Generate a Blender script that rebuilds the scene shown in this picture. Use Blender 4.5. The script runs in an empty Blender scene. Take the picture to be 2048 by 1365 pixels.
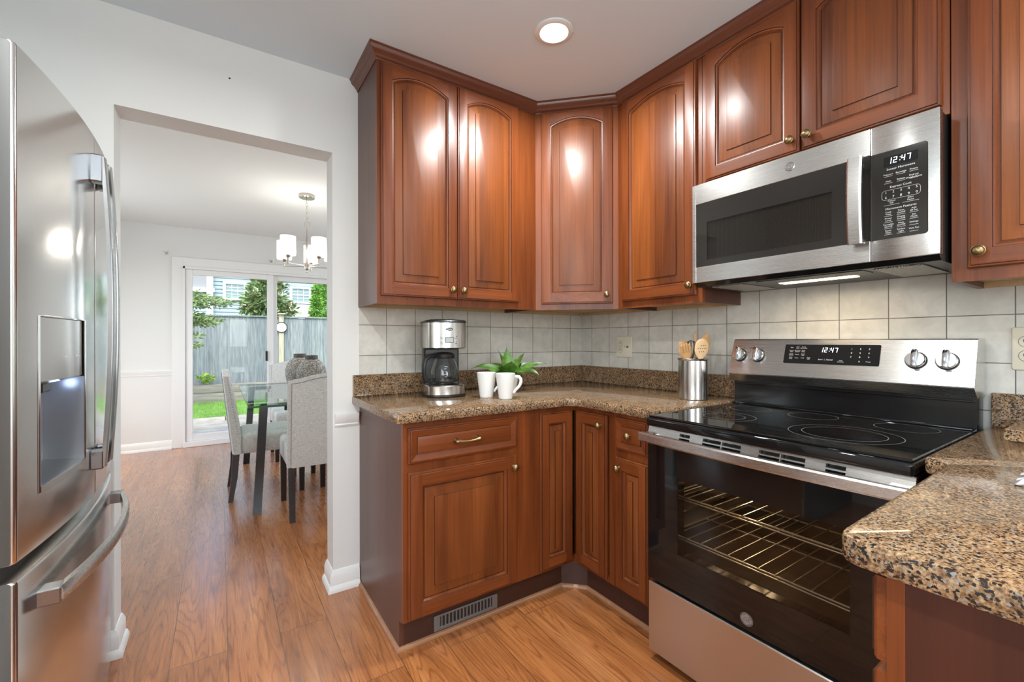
import bpy, bmesh, math, random
from mathutils import Vector, Matrix
PI = math.pi
R = math.radians
C = bpy.context.scene.collection
scene = bpy.context.scene
random.seed(7)

# ------------------------------------------------------------------ camera, sky, lights, exposure
cam_d = bpy.data.cameras.new('camera'); cam = bpy.data.objects.new('camera', cam_d); C.objects.link(cam)
cam_d.sensor_width = 36; cam_d.lens = 879 / 2048 * 36; cam_d.shift_y = -1.3 / 2048
cam_d.clip_start = 0.02; cam_d.clip_end = 200
_a = R(33.62); _r = R(-0.1)
_F = Vector((math.sin(_a), math.cos(_a), 0)); _R = Vector((math.cos(_a), -math.sin(_a), 0)); _U = Vector((0, 0, 1))
_right = _R * math.cos(_r) + _U * math.sin(_r); _up = -_R * math.sin(_r) + _U * math.cos(_r)
M = Matrix((_right, _up, -_F)).transposed().to_4x4(); M.translation = Vector((-2.022, -2.198, 1.183))
cam.matrix_world = M
scene.camera = cam
scene.view_settings.view_transform = 'Standard'; scene.view_settings.look = 'None'
scene.view_settings.gamma = 1; scene.view_settings.exposure = 0.25; scene.view_settings.use_curve_mapping = False

W = bpy.data.worlds.new('sky'); scene.world = W; W.use_nodes = True
nt = W.node_tree; nt.nodes.clear()
wo = nt.nodes.new('ShaderNodeOutputWorld'); bg = nt.nodes.new('ShaderNodeBackground'); sk = nt.nodes.new('ShaderNodeTexSky')
sk.sky_type = 'NISHITA'; sk.sun_disc = False; sk.sun_elevation = R(50); sk.sun_rotation = R(200); sk.air_density = 1.0; sk.dust_density = 3.0
bg.inputs['Strength'].default_value = 0.5
nt.links.new(sk.outputs[0], bg.inputs[0]); nt.links.new(bg.outputs[0], wo.inputs[0])

def light(name, kind, loc, energy, color, size=0.1, size_y=None, rot=(0, 0, 0), spread=None, shape=None):
    d = bpy.data.lights.new(name, kind); d.energy = energy; d.color = color
    if kind == 'AREA':
        d.shape = shape or ('RECTANGLE' if size_y else 'DISK'); d.size = size
        if size_y: d.size_y = size_y
        if spread: d.spread = spread
    elif kind in ('POINT', 'SPOT'):
        d.shadow_soft_size = size
        if kind == 'SPOT': d.spot_size = spread or R(120); d.spot_blend = 0.6
    elif kind == 'SUN': d.angle = size
    o = bpy.data.objects.new(name, d); C.objects.link(o); o.location = loc; o.rotation_euler = rot
    return o
CEIL = 2.445
WARM = (.955, .985, .99); DAY = (0.82, 0.93, 1.0)
light('sun', 'SUN', (0, 0, 8), 1.3, (1.0, 0.96, 0.9), R(20), rot=(R(40), R(12), 0))
# recessed downlights: one in view, the other three unseen and added for brightness
for (lx, ly, le) in ((-0.884, -0.80, 16), (-2.25, -1.35, 15), (-0.9, -2.9, 13), (-2.25, -3.3, 12)):
    light('downlight_and_fill', 'AREA', (lx, ly, CEIL - 0.012), le * 1.1, WARM, 0.11, spread=R(170))
# added fill light in an unseen bowl pendant, put in to brighten the ceiling
light('pendant_fill', 'POINT', (-1.5, -3.2, 2.06), 26, (.90, .96, 1.0), .06)
# the sink window's daylight, plus added fill lights at unseen kitchen and dining openings
light('kitchen_left_fill', 'AREA', (-3.06, -2.75, 1.5), 24, DAY, .95, 1.6, rot=(0, R(-112), 0))
light('sink_window_daylight', 'AREA', (-1.4, -4.15, 1.4), 14, DAY, .8, .8, rot=(R(112), 0, 0))
light('dining_side_fill', 'AREA', (0.70, 1.9, 1.5), 27, (.86, .94, 1), 1.4, 1.8, rot=(0, R(90), 0))
light('dining_side_fill', 'AREA', (-3.30, 2.4, 1.3), 17, (.88, .95, 1), 1.5, 1.5, rot=(0, R(-90), 0))

# ------------------------------------------------------------------ mesh helpers
class MB:
    def __init__(s): s.bm = bmesh.new()
    def _m(s, faces, m):
        for f in faces: f.material_index = m
    def vs(s, pts): return [s.bm.verts.new(p) for p in pts]
    def face(s, pts, m=0):
        f = s.bm.faces.new(s.vs(pts)); f.material_index = m; return f
    def box(s, x0, x1, y0, y1, z0, z1, m=0, bev=0, seg=1, T=None):
        if x0 > x1: x0, x1 = x1, x0
        if y0 > y1: y0, y1 = y1, y0
        if z0 > z1: z0, z1 = z1, z0
        P = [(x0, y0, z0), (x1, y0, z0), (x1, y1, z0), (x0, y1, z0), (x0, y0, z1), (x1, y0, z1), (x1, y1, z1), (x0, y1, z1)]
        if T is not None: P = [T @ Vector(p) for p in P]
        v = s.vs(P)
        fs = [s.bm.faces.new([v[i] for i in q]) for q in ((3, 2, 1, 0), (4, 5, 6, 7), (0, 1, 5, 4), (1, 2, 6, 5), (2, 3, 7, 6), (3, 0, 4, 7))]
        s._m(fs, m)
        if bev:
            es = list({e for f in fs for e in f.edges})
            r = bmesh.ops.bevel(s.bm, geom=es, offset=bev, segments=seg, profile=0.5, affect='EDGES', clamp_overlap=True)
            s._m(r['faces'], m)
    def loft(s, loops, m=0, cap=(True, True), closed=True):
        L = [s.vs(l) for l in loops]; n = len(L[0])
        for a, b in zip(L, L[1:]):
            for i in range(n if closed else n - 1):
                j = (i + 1) % n
                try: s.bm.faces.new((a[i], a[j], b[j], b[i])).material_index = m
                except ValueError: pass
        if cap[0]: s.bm.faces.new(L[0][::-1]).material_index = m
        if cap[1]: s.bm.faces.new(L[-1]).material_index = m
    def prism(s, poly, axis, a, b, m=0, T=None):
        def P(p, c):
            q = {'x': (c, p[0], p[1]), 'y': (p[0], c, p[1]), 'z': (p[0], p[1], c)}[axis]
            return T @ Vector(q) if T is not None else q
        s.loft([[P(p, a) for p in poly], [P(p, b) for p in poly]], m)
    def lathe(s, prof, c=(0, 0, 0), n=24, m=0, T=None, cap=(True, True), sy=1.0):
        loops = []
        for r, z in prof:
            l = []
            for i in range(n):
                t = 2 * PI * i / n; p = Vector((r * math.cos(t), r * sy * math.sin(t), z))
                if T is not None: p = T @ p
                l.append(p + Vector(c))
            loops.append(l)
        s.loft(loops, m, cap)
    def tube(s, pts, r, n=8, m=0, closed=False, flat=None):
        pts = [Vector(p) for p in pts]; k = len(pts); loops = []; up = None
        for i, p in enumerate(pts):
            if closed: t = pts[(i + 1) % k] - pts[i - 1]
            else: t = pts[min(i + 1, k - 1)] - pts[max(i - 1, 0)]
            t.normalize()
            if up is None:
                up = Vector((0, 0, 1)) if abs(t.z) < 0.9 else Vector((1, 0, 0))
            x = t.cross(up)
            if x.length < 1e-5: x = t.cross(Vector((0.3, 1, 0.2)))
            x.normalize(); y = x.cross(t).normalized(); up = y
            rr = r[i] if isinstance(r, (list, tuple)) else r
            fl = flat if flat else 1.0
            loops.append([p + x * (rr * math.cos(2 * PI * j / n)) + y * (rr * fl * math.sin(2 * PI * j / n)) for j in range(n)])
        if closed: s.loft(loops + [loops[0]], m, (False, False))
        else: s.loft(loops, m)
    def ball(s, c, r, m=0, n=10, sz=1.0, sx=1.0, sy=1.0):
        pr = [(r * math.sin(PI * i / n) + 1e-5, -r * sz * math.cos(PI * i / n)) for i in range(n + 1)]
        s.lathe(pr, c, n * 2, m, T=Matrix.Diagonal((sx, sy, 1, 1)))
    def mesh(s, me, T, m=0):
        n0 = len(s.bm.faces); nv = len(s.bm.verts)
        s.bm.from_mesh(me); s.bm.verts.ensure_lookup_table(); s.bm.faces.ensure_lookup_table()
        for v in s.bm.verts[nv:]: v.co = T @ v.co
        for f in s.bm.faces[n0:]: f.material_index = m
    def build(s, name, mats, parent=None, local=False, smooth=35, weld=True, norm=True):
        if not isinstance(mats, (list, tuple)): mats = [mats]
        if weld: bmesh.ops.remove_doubles(s.bm, verts=s.bm.verts, dist=1e-5)
        if norm: bmesh.ops.recalc_face_normals(s.bm, faces=s.bm.faces)
        me = bpy.data.meshes.new(name)
        org = Vector((0, 0, 0))
        if parent is not None and not local:
            p = parent
            while p is not None: org += p.location; p = p.parent
            for v in s.bm.verts: v.co -= org
        s.bm.to_mesh(me); s.bm.free()
        for mm in mats: me.materials.append(mm)
        if smooth:
            for p in me.polygons: p.use_smooth = True
            me.set_sharp_from_angle(angle=R(smooth))
        o = bpy.data.objects.new(name, me); C.objects.link(o)
        if parent is not None: o.parent = parent
        return o
def tag(o, label=None, cat=None, group=None, kind=None):
    if label: o['label'] = label
    if cat: o['category'] = cat
    if group: o['group'] = group
    if kind: o['kind'] = kind
    return o
def thing(name, label, cat, loc=(0, 0, 0), rz=0, group=None):
    o = bpy.data.objects.new(name, None); C.objects.link(o); o.empty_display_size = 0.1
    o.location = loc; o.rotation_euler = (0, 0, rz)
    return tag(o, label, cat, group)
def copy_tree(o, parent=None):
    c = o.copy(); C.objects.link(c)
    if parent is not None: c.parent = parent
    for ch in o.children: copy_tree(ch, c)
    return c
_tc = {}
def text_mesh(body, size=0.01, align='CENTER', shear=0.0, bold=0.0):
    k = (body, size, align, shear, bold)
    if k in _tc: return _tc[k]
    cu = bpy.data.curves.new('t', 'FONT'); cu.body = body; cu.size = size; cu.align_x = align; cu.align_y = 'CENTER'; cu.resolution_u = 2
    cu.shear = shear; cu.offset = bold
    ob = bpy.data.objects.new('t', cu); C.objects.link(ob)
    dg = bpy.context.evaluated_depsgraph_get()
    me = bpy.data.meshes.new_from_object(ob.evaluated_get(dg))
    bpy.data.objects.remove(ob); bpy.data.curves.remove(cu)
    _tc[k] = me
    return me
def frame(o, u, v):
    """matrix taking text plane x->u, y->v at origin o"""
    u = Vector(u).normalized(); v = Vector(v).normalized(); w = u.cross(v)
    m = Matrix((u, v, w)).transposed().to_4x4(); m.translation = Vector(o); return m
SEG = {'0': 'abcdef', '1': 'bc', '2': 'abged', '3': 'abgcd', '4': 'fgbc', '5': 'afgcd', '6': 'afgedc', '7': 'abc', '8': 'abcdefg', '9': 'abcdfg'}
def seven(mb, txt, h, T, m=0, slant=0.12):
    w = h * 0.5; t = h * 0.11; x = 0
    n = sum(0.45 if c == ':' else 1 for c in txt) * w * 1.5
    x = -n / 2
    def q(x0, x1, y0, y1):
        P = [(x0, y0), (x1, y0), (x1, y1), (x0, y1)]
        mb.face([T @ Vector((a + b * slant, b, 0)) for a, b in P], m)
    for c in txt:
        if c == ':':
            q(x + t, x + 2 * t, h * .2, h * .2 + t); q(x + t, x + 2 * t, -h * .2 - t, -h * .2); x += w * 0.68; continue
        for s_ in SEG[c]:
            {'a': lambda: q(x, x + w, h / 2 - t, h / 2), 'd': lambda: q(x, x + w, -h / 2, -h / 2 + t), 'g': lambda: q(x, x + w, -t / 2, t / 2),
             'b': lambda: q(x + w - t, x + w, 0, h / 2), 'c': lambda: q(x + w - t, x + w, -h / 2, 0),
             'f': lambda: q(x, x + t, 0, h / 2), 'e': lambda: q(x, x + t, -h / 2, 0)}[s_]()
        x += w * 1.5
def rrect(w, h, r, n=5, cx=0, cy=0):
    P = []
    for sx, sy, a0 in ((1, 1, 0), (-1, 1, 90), (-1, -1, 180), (1, -1, 270)):
        for i in range(n + 1):
            t = R(a0 + 90 * i / n)
            P.append((cx + sx * (w / 2 - r) + r * math.cos(t), cy + sy * (h / 2 - r) + r * math.sin(t)))
    return P

# ------------------------------------------------------------------ materials
def mat(name, col=(.8, .8, .8), rough=.5, metal=0.0, **kw):
    m = bpy.data.materials.new(name); m.use_nodes = True
    b = m.node_tree.nodes['Principled BSDF']
    b.inputs['Base Color'].default_value = (*col, 1); b.inputs['Roughness'].default_value = rough; b.inputs['Metallic'].default_value = metal
    for k, v in kw.items(): b.inputs[k.replace('_', ' ')].default_value = v
    return m
class N:
    def __init__(s, m): s.t = m.node_tree; s.b = s.t.nodes['Principled BSDF']
    def n(s, typ, **kw):
        x = s.t.nodes.new(typ)
        for k, v in kw.items():
            if k in x.inputs: x.inputs[k].default_value = v
            else: setattr(x, k, v)
        return x
    def l(s, a, b): s.t.links.new(a, b)
    def coord(s, scale=(1, 1, 1), rot=(0, 0, 0), loc=(0, 0, 0), kind='Object'):
        tc = s.n('ShaderNodeTexCoord'); mp = s.n('ShaderNodeMapping')
        mp.inputs['Scale'].default_value = scale; mp.inputs['Rotation'].default_value = rot; mp.inputs['Location'].default_value = loc
        s.l(tc.outputs[kind], mp.inputs[0]); return mp.outputs[0]
    def noise(s, vec, scale=5, detail=4, rough=.5, dist=0.0):
        x = s.n('ShaderNodeTexNoise'); x.inputs['Scale'].default_value = scale; x.inputs['Detail'].default_value = detail
        x.inputs['Roughness'].default_value = rough; x.inputs['Distortion'].default_value = dist
        if vec is not None: s.l(vec, x.inputs['Vector'])
        return x
    def ramp(s, fac, stops, interp='LINEAR'):
        x = s.n('ShaderNodeValToRGB'); e = x.color_ramp; e.interpolation = interp
        while len(e.elements) < len(stops): e.elements.new(0.5)
        for el, (p, c) in zip(e.elements, stops): el.position = p; el.color = (*c, 1) if len(c) == 3 else c
        s.l(fac, x.inputs[0]); return x.outputs[0]
    def mix(s, fac, a, b, mode='MIX'):
        x = s.n('ShaderNodeMix', data_type='RGBA', blend_type=mode)
        for i, v in ((0, fac), (6, a), (7, b)):
            if hasattr(v, 'is_linked') or hasattr(v, 'links'): s.l(v, x.inputs[i])
            elif i == 0: x.inputs[0].default_value = v
            else: x.inputs[i].default_value = (*v, 1)
        return x.outputs[2]
    def math(s, op, a, b=None):
        x = s.n('ShaderNodeMath', operation=op)
        for i, v in ((0, a), (1, b)):
            if v is None: continue
            if hasattr(v, 'links'): s.l(v, x.inputs[i])
            else: x.inputs[i].default_value = v
        return x.outputs[0]
    def bump(s, h, strength=.2, dist=.01):
        x = s.n('ShaderNodeBump'); x.inputs['Strength'].default_value = strength; x.inputs['Distance'].default_value = dist
        s.l(h, x.inputs['Height']); s.l(x.outputs[0], s.b.inputs['Normal'])
    def col(s, c): s.l(c, s.b.inputs['Base Color'])

def wood(name, axis, lo, hi, rough=.36, staves=True, sc=1.0, coat=.12):
    m = mat(name, hi, rough); g = N(m)
    st = {'z': (1, 1, .07), 'x': (.07, 1, 1), 'y': (1, .07, 1)}[axis]
    v = g.coord(tuple(a * sc for a in st))
    big = g.noise(v, 9, 4, .55, .6); fine = g.noise(g.coord(tuple(a * sc for a in {'z': (1, 1, .02), 'x': (.02, 1, 1), 'y': (1, .02, 1)}[axis])), 170, 2, .5)
    f = g.math('ADD', g.math('MULTIPLY', big.outputs[0], .72), g.math('MULTIPLY', fine.outputs[0], .28))
    c = g.ramp(f, [(.30, lo), (.50, tuple((a + b) / 2 for a, b in zip(lo, hi))), (.72, hi)])
    if staves:
        tc = g.n('ShaderNodeTexCoord'); sp = g.n('ShaderNodeSeparateXYZ'); g.l(tc.outputs['Object'], sp.inputs[0])
        t = g.math('ADD', sp.outputs[0], sp.outputs[1]) if axis == 'z' else sp.outputs[2]
        oi = g.n('ShaderNodeObjectInfo')
        t = g.math('ADD', g.math('MULTIPLY', t, 7.1), g.math('MULTIPLY', oi.outputs['Random'], 7.3))
        wn = g.n('ShaderNodeTexWhiteNoise', noise_dimensions='1D'); g.l(g.math('FLOOR', t), wn.inputs['W'])
        k = g.ramp(wn.outputs['Value'], [(0, (.74, .70, .68)), (1, (1.12, 1.12, 1.11))])
        c = g.mix(1.0, c, k, 'MULTIPLY')
    g.b.inputs['Specular IOR Level'].default_value = .38
    g.col(c); m.node_tree.nodes['Principled BSDF'].inputs['Coat Weight'].default_value = coat
    m.node_tree.nodes['Principled BSDF'].inputs['Coat Roughness'].default_value = .3
    g.bump(fine.outputs[0], .04, .002)
    return m
CH_LO, CH_HI = (.075, .0155, .004), (.265, .068, .0145)
M_chv = wood('cherry_vertical', 'z', CH_LO, CH_HI, staves=False)
M_chh = wood('cherry_horizontal', 'x', CH_LO, CH_HI, staves=False)
M_chy = wood('cherry_crosswise', 'y', CH_LO, CH_HI, staves=False)
M_chp = wood('cherry_panel', 'z', (.095, .0225, .0055), (.335, .098, .0215), staves=True)
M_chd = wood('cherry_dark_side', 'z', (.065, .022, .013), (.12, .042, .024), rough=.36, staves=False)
M_chx = mat('cherry_molding', (.13, .036, .016), .34, Coat_Weight=.3)
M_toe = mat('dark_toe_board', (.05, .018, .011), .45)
M_maple = wood('maple_ply', 'x', (.42, .27, .13), (.60, .42, .23), rough=.5, staves=False, coat=0)
M_dark = mat('dark_interior', (.02, .012, .008), .7)

def paint(name, col, rough=.55, bump=.03):
    m = mat(name, col, rough); g = N(m); n = g.noise(g.coord(kind='Object'), 140, 3)
    g.bump(n.outputs[0], bump, .002); return m
M_wall = paint('white_wall_paint', (.74, .74, .715))
M_ceil = paint('white_ceiling_paint', (.72, .80, .84), .8, .06)
M_trim = mat('white_trim_paint', (.80, .80, .78), .3)
M_vinyl = mat('white_vinyl', (.80, .80, .79), .32)
M_brass = mat('antique_brass', (.30, .215, .105), .36, 1.0)
def steel(name, col=(.62, .60, .575), rough=.24, axis='y', tangent=(0, 0, 1), aniso=.6):
    m = mat(name, col, rough, 1.0); g = N(m)
    sc = {'x': (1, 160, 160), 'y': (160, 1, 160), 'z': (160, 160, 1)}[axis]
    n = g.noise(g.coord(sc), 5, 3)
    g.l(g.ramp(n.outputs[0], [(.3, (rough * .95,) * 3), (.7, (rough * 1.06,) * 3)]), g.b.inputs['Roughness'])
    g.bump(n.outputs[0], .012, .0004)
    if aniso:
        g.b.inputs['Anisotropic'].default_value = aniso; cv = g.n('ShaderNodeCombineXYZ')
        for k in range(3): cv.inputs[k].default_value = tangent[k]
        g.l(cv.outputs[0], g.b.inputs['Tangent'])
    return m
M_ss = steel('brushed_steel', rough=.27); M_ssv = steel('brushed_steel_vertical', axis='z', rough=.2, aniso=0)
M_fridge = steel('fridge_steel', (.72, .715, .70), .18, 'y')
M_chrome = mat('polished_chrome', (.7, .7, .7), .1, 1.0); M_nickel = mat('brushed_nickel', (.55, .50, .45), .25, 1.0)
M_fside = mat('grey_fridge_side', (.085, .083, .078), .6)
M_blkg = mat('black_glass', (.006, .006, .006), .035, Coat_Weight=0.0)
M_blk = mat('black_enamel', (.008, .008, .008), .12)
M_blkp = mat('black_plastic', (.012, .012, .012), .3)
M_gasket = mat('dark_gasket', (.02, .02, .02), .6)
M_white = mat('white_ink', (.75, .75, .75), .5)
M_grey_ink = mat('grey_ink', (.3, .3, .3), .5)
M_dark_ink = mat('dark_ink', (.03, .03, .03), .5)
def emit(name, col, s):
    m = mat(name, (0, 0, 0), .5); b = m.node_tree.nodes['Principled BSDF']
    b.inputs['Emission Color'].default_value = (*col, 1); b.inputs['Emission Strength'].default_value = s; return m
M_led = emit('clock_digits', (.8, .9, 1), 3.0); M_lens = emit('lamp_lens', (1, .93, .82), 14); M_bulb = emit('bulb_glow', (1, .86, .66), 9)
M_dlight = emit('dispenser_lamp', (.6, .75, 1), 1.5)
M_cer = mat('white_ceramic', (.80, .79, .76), .18)
def granite():
    m = mat('brown_granite', (.3, .2, .12), .09); g = N(m); v = g.coord()
    n1 = g.noise(v, 210, 3, .6, .3); n2 = g.noise(v, 120, 3, .65, .5); n3 = g.noise(v, 22, 4, .6)
    c = g.ramp(n1.outputs[0], [(.30, (.085, .045, .022)), (.44, (.25, .145, .072)), (.56, (.40, .265, .145)), (.70, (.55, .41, .26))])
    c = g.mix(1.0, c, g.ramp(n3.outputs[0], [(.3, (.60, .54, .50)), (.65, (.98, .95, .92))]), 'MULTIPLY')
    c = g.mix(g.ramp(n2.outputs[0], [(.56, (0, 0, 0)), (.62, (1, 1, 1))]), c, (.028, .021, .017))
    vo = g.n('ShaderNodeTexVoronoi', feature='F1'); vo.inputs['Scale'].default_value = 330; g.l(v, vo.inputs['Vector'])
    sp = g.n('ShaderNodeSeparateColor'); g.l(vo.outputs['Color'], sp.inputs[0])
    c = g.mix(g.ramp(sp.outputs[0], [(0, (1, 1, 1)), (.14, (0, 0, 0))], 'CONSTANT'), c, (.022, .018, .016))
    c = g.mix(g.ramp(sp.outputs[1], [(0, (1, 1, 1)), (.05, (0, 0, 0))], 'CONSTANT'), c, (.25, .225, .20)); g.col(c)
    return m
M_gran = granite()
def tile_mat(name, plane):
    m = mat(name, (.6, .58, .52), .35); g = N(m)
    tc = g.n('ShaderNodeTexCoord'); sp = g.n('ShaderNodeSeparateXYZ'); g.l(tc.outputs['Object'], sp.inputs[0])
    cb = g.n('ShaderNodeCombineXYZ')
    # world coords: joints every .152 m, first vertical joint .10 m from the corner, rows from 1.1095
    g.l(g.math('ADD', sp.outputs[0 if plane == 'y' else 1], .1025 + .1525 * 40), cb.inputs[0])
    g.l(g.math('ADD', sp.outputs[2], -1.1095 + .1505 * 20), cb.inputs[1])
    br = g.n('ShaderNodeTexBrick', offset=0.0, squash=1.0)
    for k, vv in {'Scale': 1.0, 'Mortar Size': .0016, 'Mortar Smooth': .2, 'Bias': 0.0, 'Brick Width': .1525, 'Row Height': .1505}.items(): br.inputs[k].default_value = vv
    br.inputs['Color1'].default_value = (.56, .55, .505, 1); br.inputs['Color2'].default_value = (.65, .63, .575, 1); br.inputs['Mortar'].default_value = (.12, .115, .10, 1)
    g.l(cb.outputs[0], br.inputs['Vector'])
    n = g.noise(g.coord(), 16, 6, .65, .4); n2 = g.noise(g.coord(), 60, 4, .6)
    c = g.mix(1.0, br.outputs['Color'], g.ramp(n.outputs[0], [(.3, (.86, .85, .84)), (.7, (1.08, 1.07, 1.05))]), 'MULTIPLY'); g.col(c)
    h = g.math('ADD', g.math('MULTIPLY', br.outputs['Fac'], -1.0), g.math('MULTIPLY', n2.outputs[0], .12)); g.bump(h, .35, .002)
    return m
M_tilea = tile_mat('stone_tile_back', 'y'); M_tileb = tile_mat('stone_tile_right', 'x')
def floor_mat():
    m = mat('oak_plank', (.3, .15, .07), .34); g = N(m)
    tc = g.n('ShaderNodeTexCoord'); sp = g.n('ShaderNodeSeparateXYZ'); g.l(tc.outputs['Object'], sp.inputs[0])
    cb = g.n('ShaderNodeCombineXYZ'); g.l(g.math('ADD', sp.outputs[1], 12.4), cb.inputs[0]); g.l(g.math('ADD', sp.outputs[0], 1.998 + .178 * 40), cb.inputs[1])
    br = g.n('ShaderNodeTexBrick', offset=.37, offset_frequency=2, squash=1.0)
    for k, vv in {'Scale': 1.0, 'Mortar Size': .0014, 'Mortar Smooth': .3, 'Bias': 0.0, 'Brick Width': 1.22, 'Row Height': .178}.items(): br.inputs[k].default_value = vv
    br.inputs['Color1'].default_value = (0, 0, 0, 1); br.inputs['Color2'].default_value = (1, 1, 1, 1); br.inputs['Mortar'].default_value = (.5, .5, .5, 1)
    g.l(cb.outputs[0], br.inputs['Vector'])
    rnd = g.n('ShaderNodeSeparateColor'); g.l(br.outputs['Color'], rnd.inputs[0])
    off = g.n('ShaderNodeCombineXYZ'); g.l(g.math('MULTIPLY', rnd.outputs[0], 17.0), off.inputs[0]); g.l(g.math('MULTIPLY', rnd.outputs[0], 31.0), off.inputs[1])
    va = g.n('ShaderNodeVectorMath', operation='ADD'); g.l(tc.outputs['Object'], va.inputs[0]); g.l(off.outputs[0], va.inputs[1])
    mp = g.n('ShaderNodeMapping'); mp.inputs['Scale'].default_value = (1, .085, 1); g.l(va.outputs[0], mp.inputs[0])
    n1 = g.noise(mp.outputs[0], 7.5, 2.5, .5, .25)
    # growth rings: contour lines of the stretched noise
    ring = g.math('FRACT', g.math('MULTIPLY', n1.outputs[0], 26.0))
    ring = g.math('ABSOLUTE', g.math('SUBTRACT', ring, .5))
    mp2 = g.n('ShaderNodeMapping'); mp2.inputs['Scale'].default_value = (1, .03, 1); g.l(va.outputs[0], mp2.inputs[0])
    n2 = g.noise(mp2.outputs[0], 160, 3, .6)
    n3 = g.noise(mp.outputs[0], 14, 4, .6)
    c = g.ramp(n3.outputs[0], [(.25, (.28, .093, .027)), (.55, (.43, .160, .049)), (.8, (.54, .236, .088))])
    c = g.mix(1.0, c, g.ramp(ring, [(0, (.62, .56, .52)), (.10, (.86, .83, .80)), (.24, (1.04, 1.04, 1.04))]), 'MULTIPLY')
    c = g.mix(1.0, c, g.ramp(n2.outputs[0], [(.35, (.84, .82, .80)), (.6, (1.05, 1.05, 1.05))]), 'MULTIPLY')
    c = g.mix(1.0, c, g.ramp(rnd.outputs[0], [(0, (.86, .84, .82)), (1, (1.12, 1.11, 1.09))]), 'MULTIPLY')
    c = g.mix(br.outputs['Fac'], c, (.09, .045, .02)); g.col(c)
    h = g.math('ADD', g.math('MULTIPLY', br.outputs['Fac'], -1.0), g.math('MULTIPLY', n2.outputs[0], .4)); g.bump(h, .12, .002)
    g.l(g.ramp(n2.outputs[0], [(.3, (.24,) * 3), (.7, (.33,) * 3)]), g.b.inputs['Roughness'])
    g.b.inputs['Coat Weight'].default_value = .8; g.b.inputs['Coat Roughness'].default_value = .22
    return m
M_floor = floor_mat()
M_shoe = wood('shoe_molding_oak', 'x', (.28, .13, .06), (.42, .21, .105), staves=False)
def pane(name, tint=(1, 1, 1), refl=1.0, rough=0.0):
    m = bpy.data.materials.new(name); m.use_nodes = True; t = m.node_tree; t.nodes.clear()
    o = t.nodes.new('ShaderNodeOutputMaterial'); mx = t.nodes.new('ShaderNodeMixShader'); tr = t.nodes.new('ShaderNodeBsdfTransparent'); gl = t.nodes.new('ShaderNodeBsdfGlossy')
    fr = t.nodes.new('ShaderNodeFresnel'); fr.inputs[0].default_value = 1.5; ml = t.nodes.new('ShaderNodeMath'); ml.operation = 'MULTIPLY'; ml.inputs[1].default_value = refl; ge = t.nodes.new('ShaderNodeNewGeometry'); inv = t.nodes.new('ShaderNodeMath'); inv.operation = 'SUBTRACT'; inv.inputs[0].default_value = 1.0; t.links.new(ge.outputs['Backfacing'], inv.inputs[1]); m2 = t.nodes.new('ShaderNodeMath'); m2.operation = 'MULTIPLY'
    tr.inputs[0].default_value = (*tint, 1); gl.inputs['Roughness'].default_value = rough
    t.links.new(fr.outputs[0], ml.inputs[0]); t.links.new(ml.outputs[0], m2.inputs[0]); t.links.new(inv.outputs[0], m2.inputs[1]); t.links.new(m2.outputs[0], mx.inputs[0]); t.links.new(tr.outputs[0], mx.inputs[1]); t.links.new(gl.outputs[0], mx.inputs[2]); t.links.new(mx.outputs[0], o.inputs[0])
    return m
M_pane = pane('window_glass', (.96, .99, .985), .6); M_oven = pane('tinted_oven_glass', (.70, .66, .60), .9)
M_micro = pane('tinted_microwave_glass', (.5, .48, .46), 1.0)
M_carafe = pane('carafe_glass', (.86, .87, .87), 1.6); M_tglass = pane('green_table_glass', (.90, .97, .945), 1.0)
M_tedge = mat('green_glass_edge', (.03, .11, .085), .08)
M_shade = pane('seeded_shade_glass', (1, 1, 1), .5, .1)
_t = M_shade.node_tree; _o = _t.nodes['Material Output']; _old = _o.inputs[0].links[0].from_socket; _mx = _t.nodes.new('ShaderNodeMixShader'); _tl = _t.nodes.new('ShaderNodeBsdfTranslucent'); _tl.inputs[0].default_value = (.9, .9, .88, 1); _mx.inputs[0].default_value = .22
_t.links.new(_old, _mx.inputs[1]); _t.links.new(_tl.outputs[0], _mx.inputs[2]); _t.links.new(_mx.outputs[0], _o.inputs[0])

# ------------------------------------------------------------------ the setting
def struct(mb, name, mats, label=None, **kw):
    o = mb.build(name, mats, **kw); tag(o, label, None, None, 'structure'); return o
KL, KF, DL, DR, DY = -3.2, -4.25, -3.35, 0.75, 3.889     # kitchen left / front, dining left / right / far
WT = 0.13
b = MB(); b.box(KL - .2, .95, KF - .2, DY + .16, -.08, 0); struct(b, 'floor', M_floor, 'brown oak plank floor', smooth=0)
b = MB(); b.box(KL - .2, .95, KF - .2, WT, CEIL, CEIL + .1); struct(b, 'ceiling', M_ceil, 'white kitchen ceiling', smooth=0)
b = MB(); b.box(DL - .2, .95, WT, DY + .16, CEIL, CEIL + .1); struct(b, 'ceiling', paint('dining_ceiling_paint', (.80, .80, .775), .8, .06), 'white dining room ceiling', smooth=0)
OX0, OX1, OZ = -2.352, -1.578, 2.072
b = MB(); b.box(DL - .1, OX0, 0, WT, 0, CEIL); b.box(OX1, .95, 0, WT, 0, CEIL); b.box(OX0, OX1, 0, WT, OZ, CEIL)
struct(b, 'wall_back', M_wall, 'white kitchen wall with the opening to the dining room', smooth=0)
b = MB(); b.box(0, WT, KF, 0, 0, CEIL); struct(b, 'wall_right', M_wall, smooth=0)
b = MB(); b.box(KL - WT, KL, KF, -3.65, 0, CEIL); b.box(KL - WT, KL, -1.85, 0, 0, CEIL); b.box(KL - WT, KL, -3.65, -1.85, 0, .8); b.box(KL - WT, KL, -3.65, -1.85, 2.2, CEIL); struct(b, 'wall_left', M_wall, smooth=0)
b = MB(); b.box(KL - .09, KL - .03, -3.65, -1.85, .8, .85); b.box(KL - .09, KL - .03, -3.65, -1.85, 2.15, 2.2)
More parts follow.
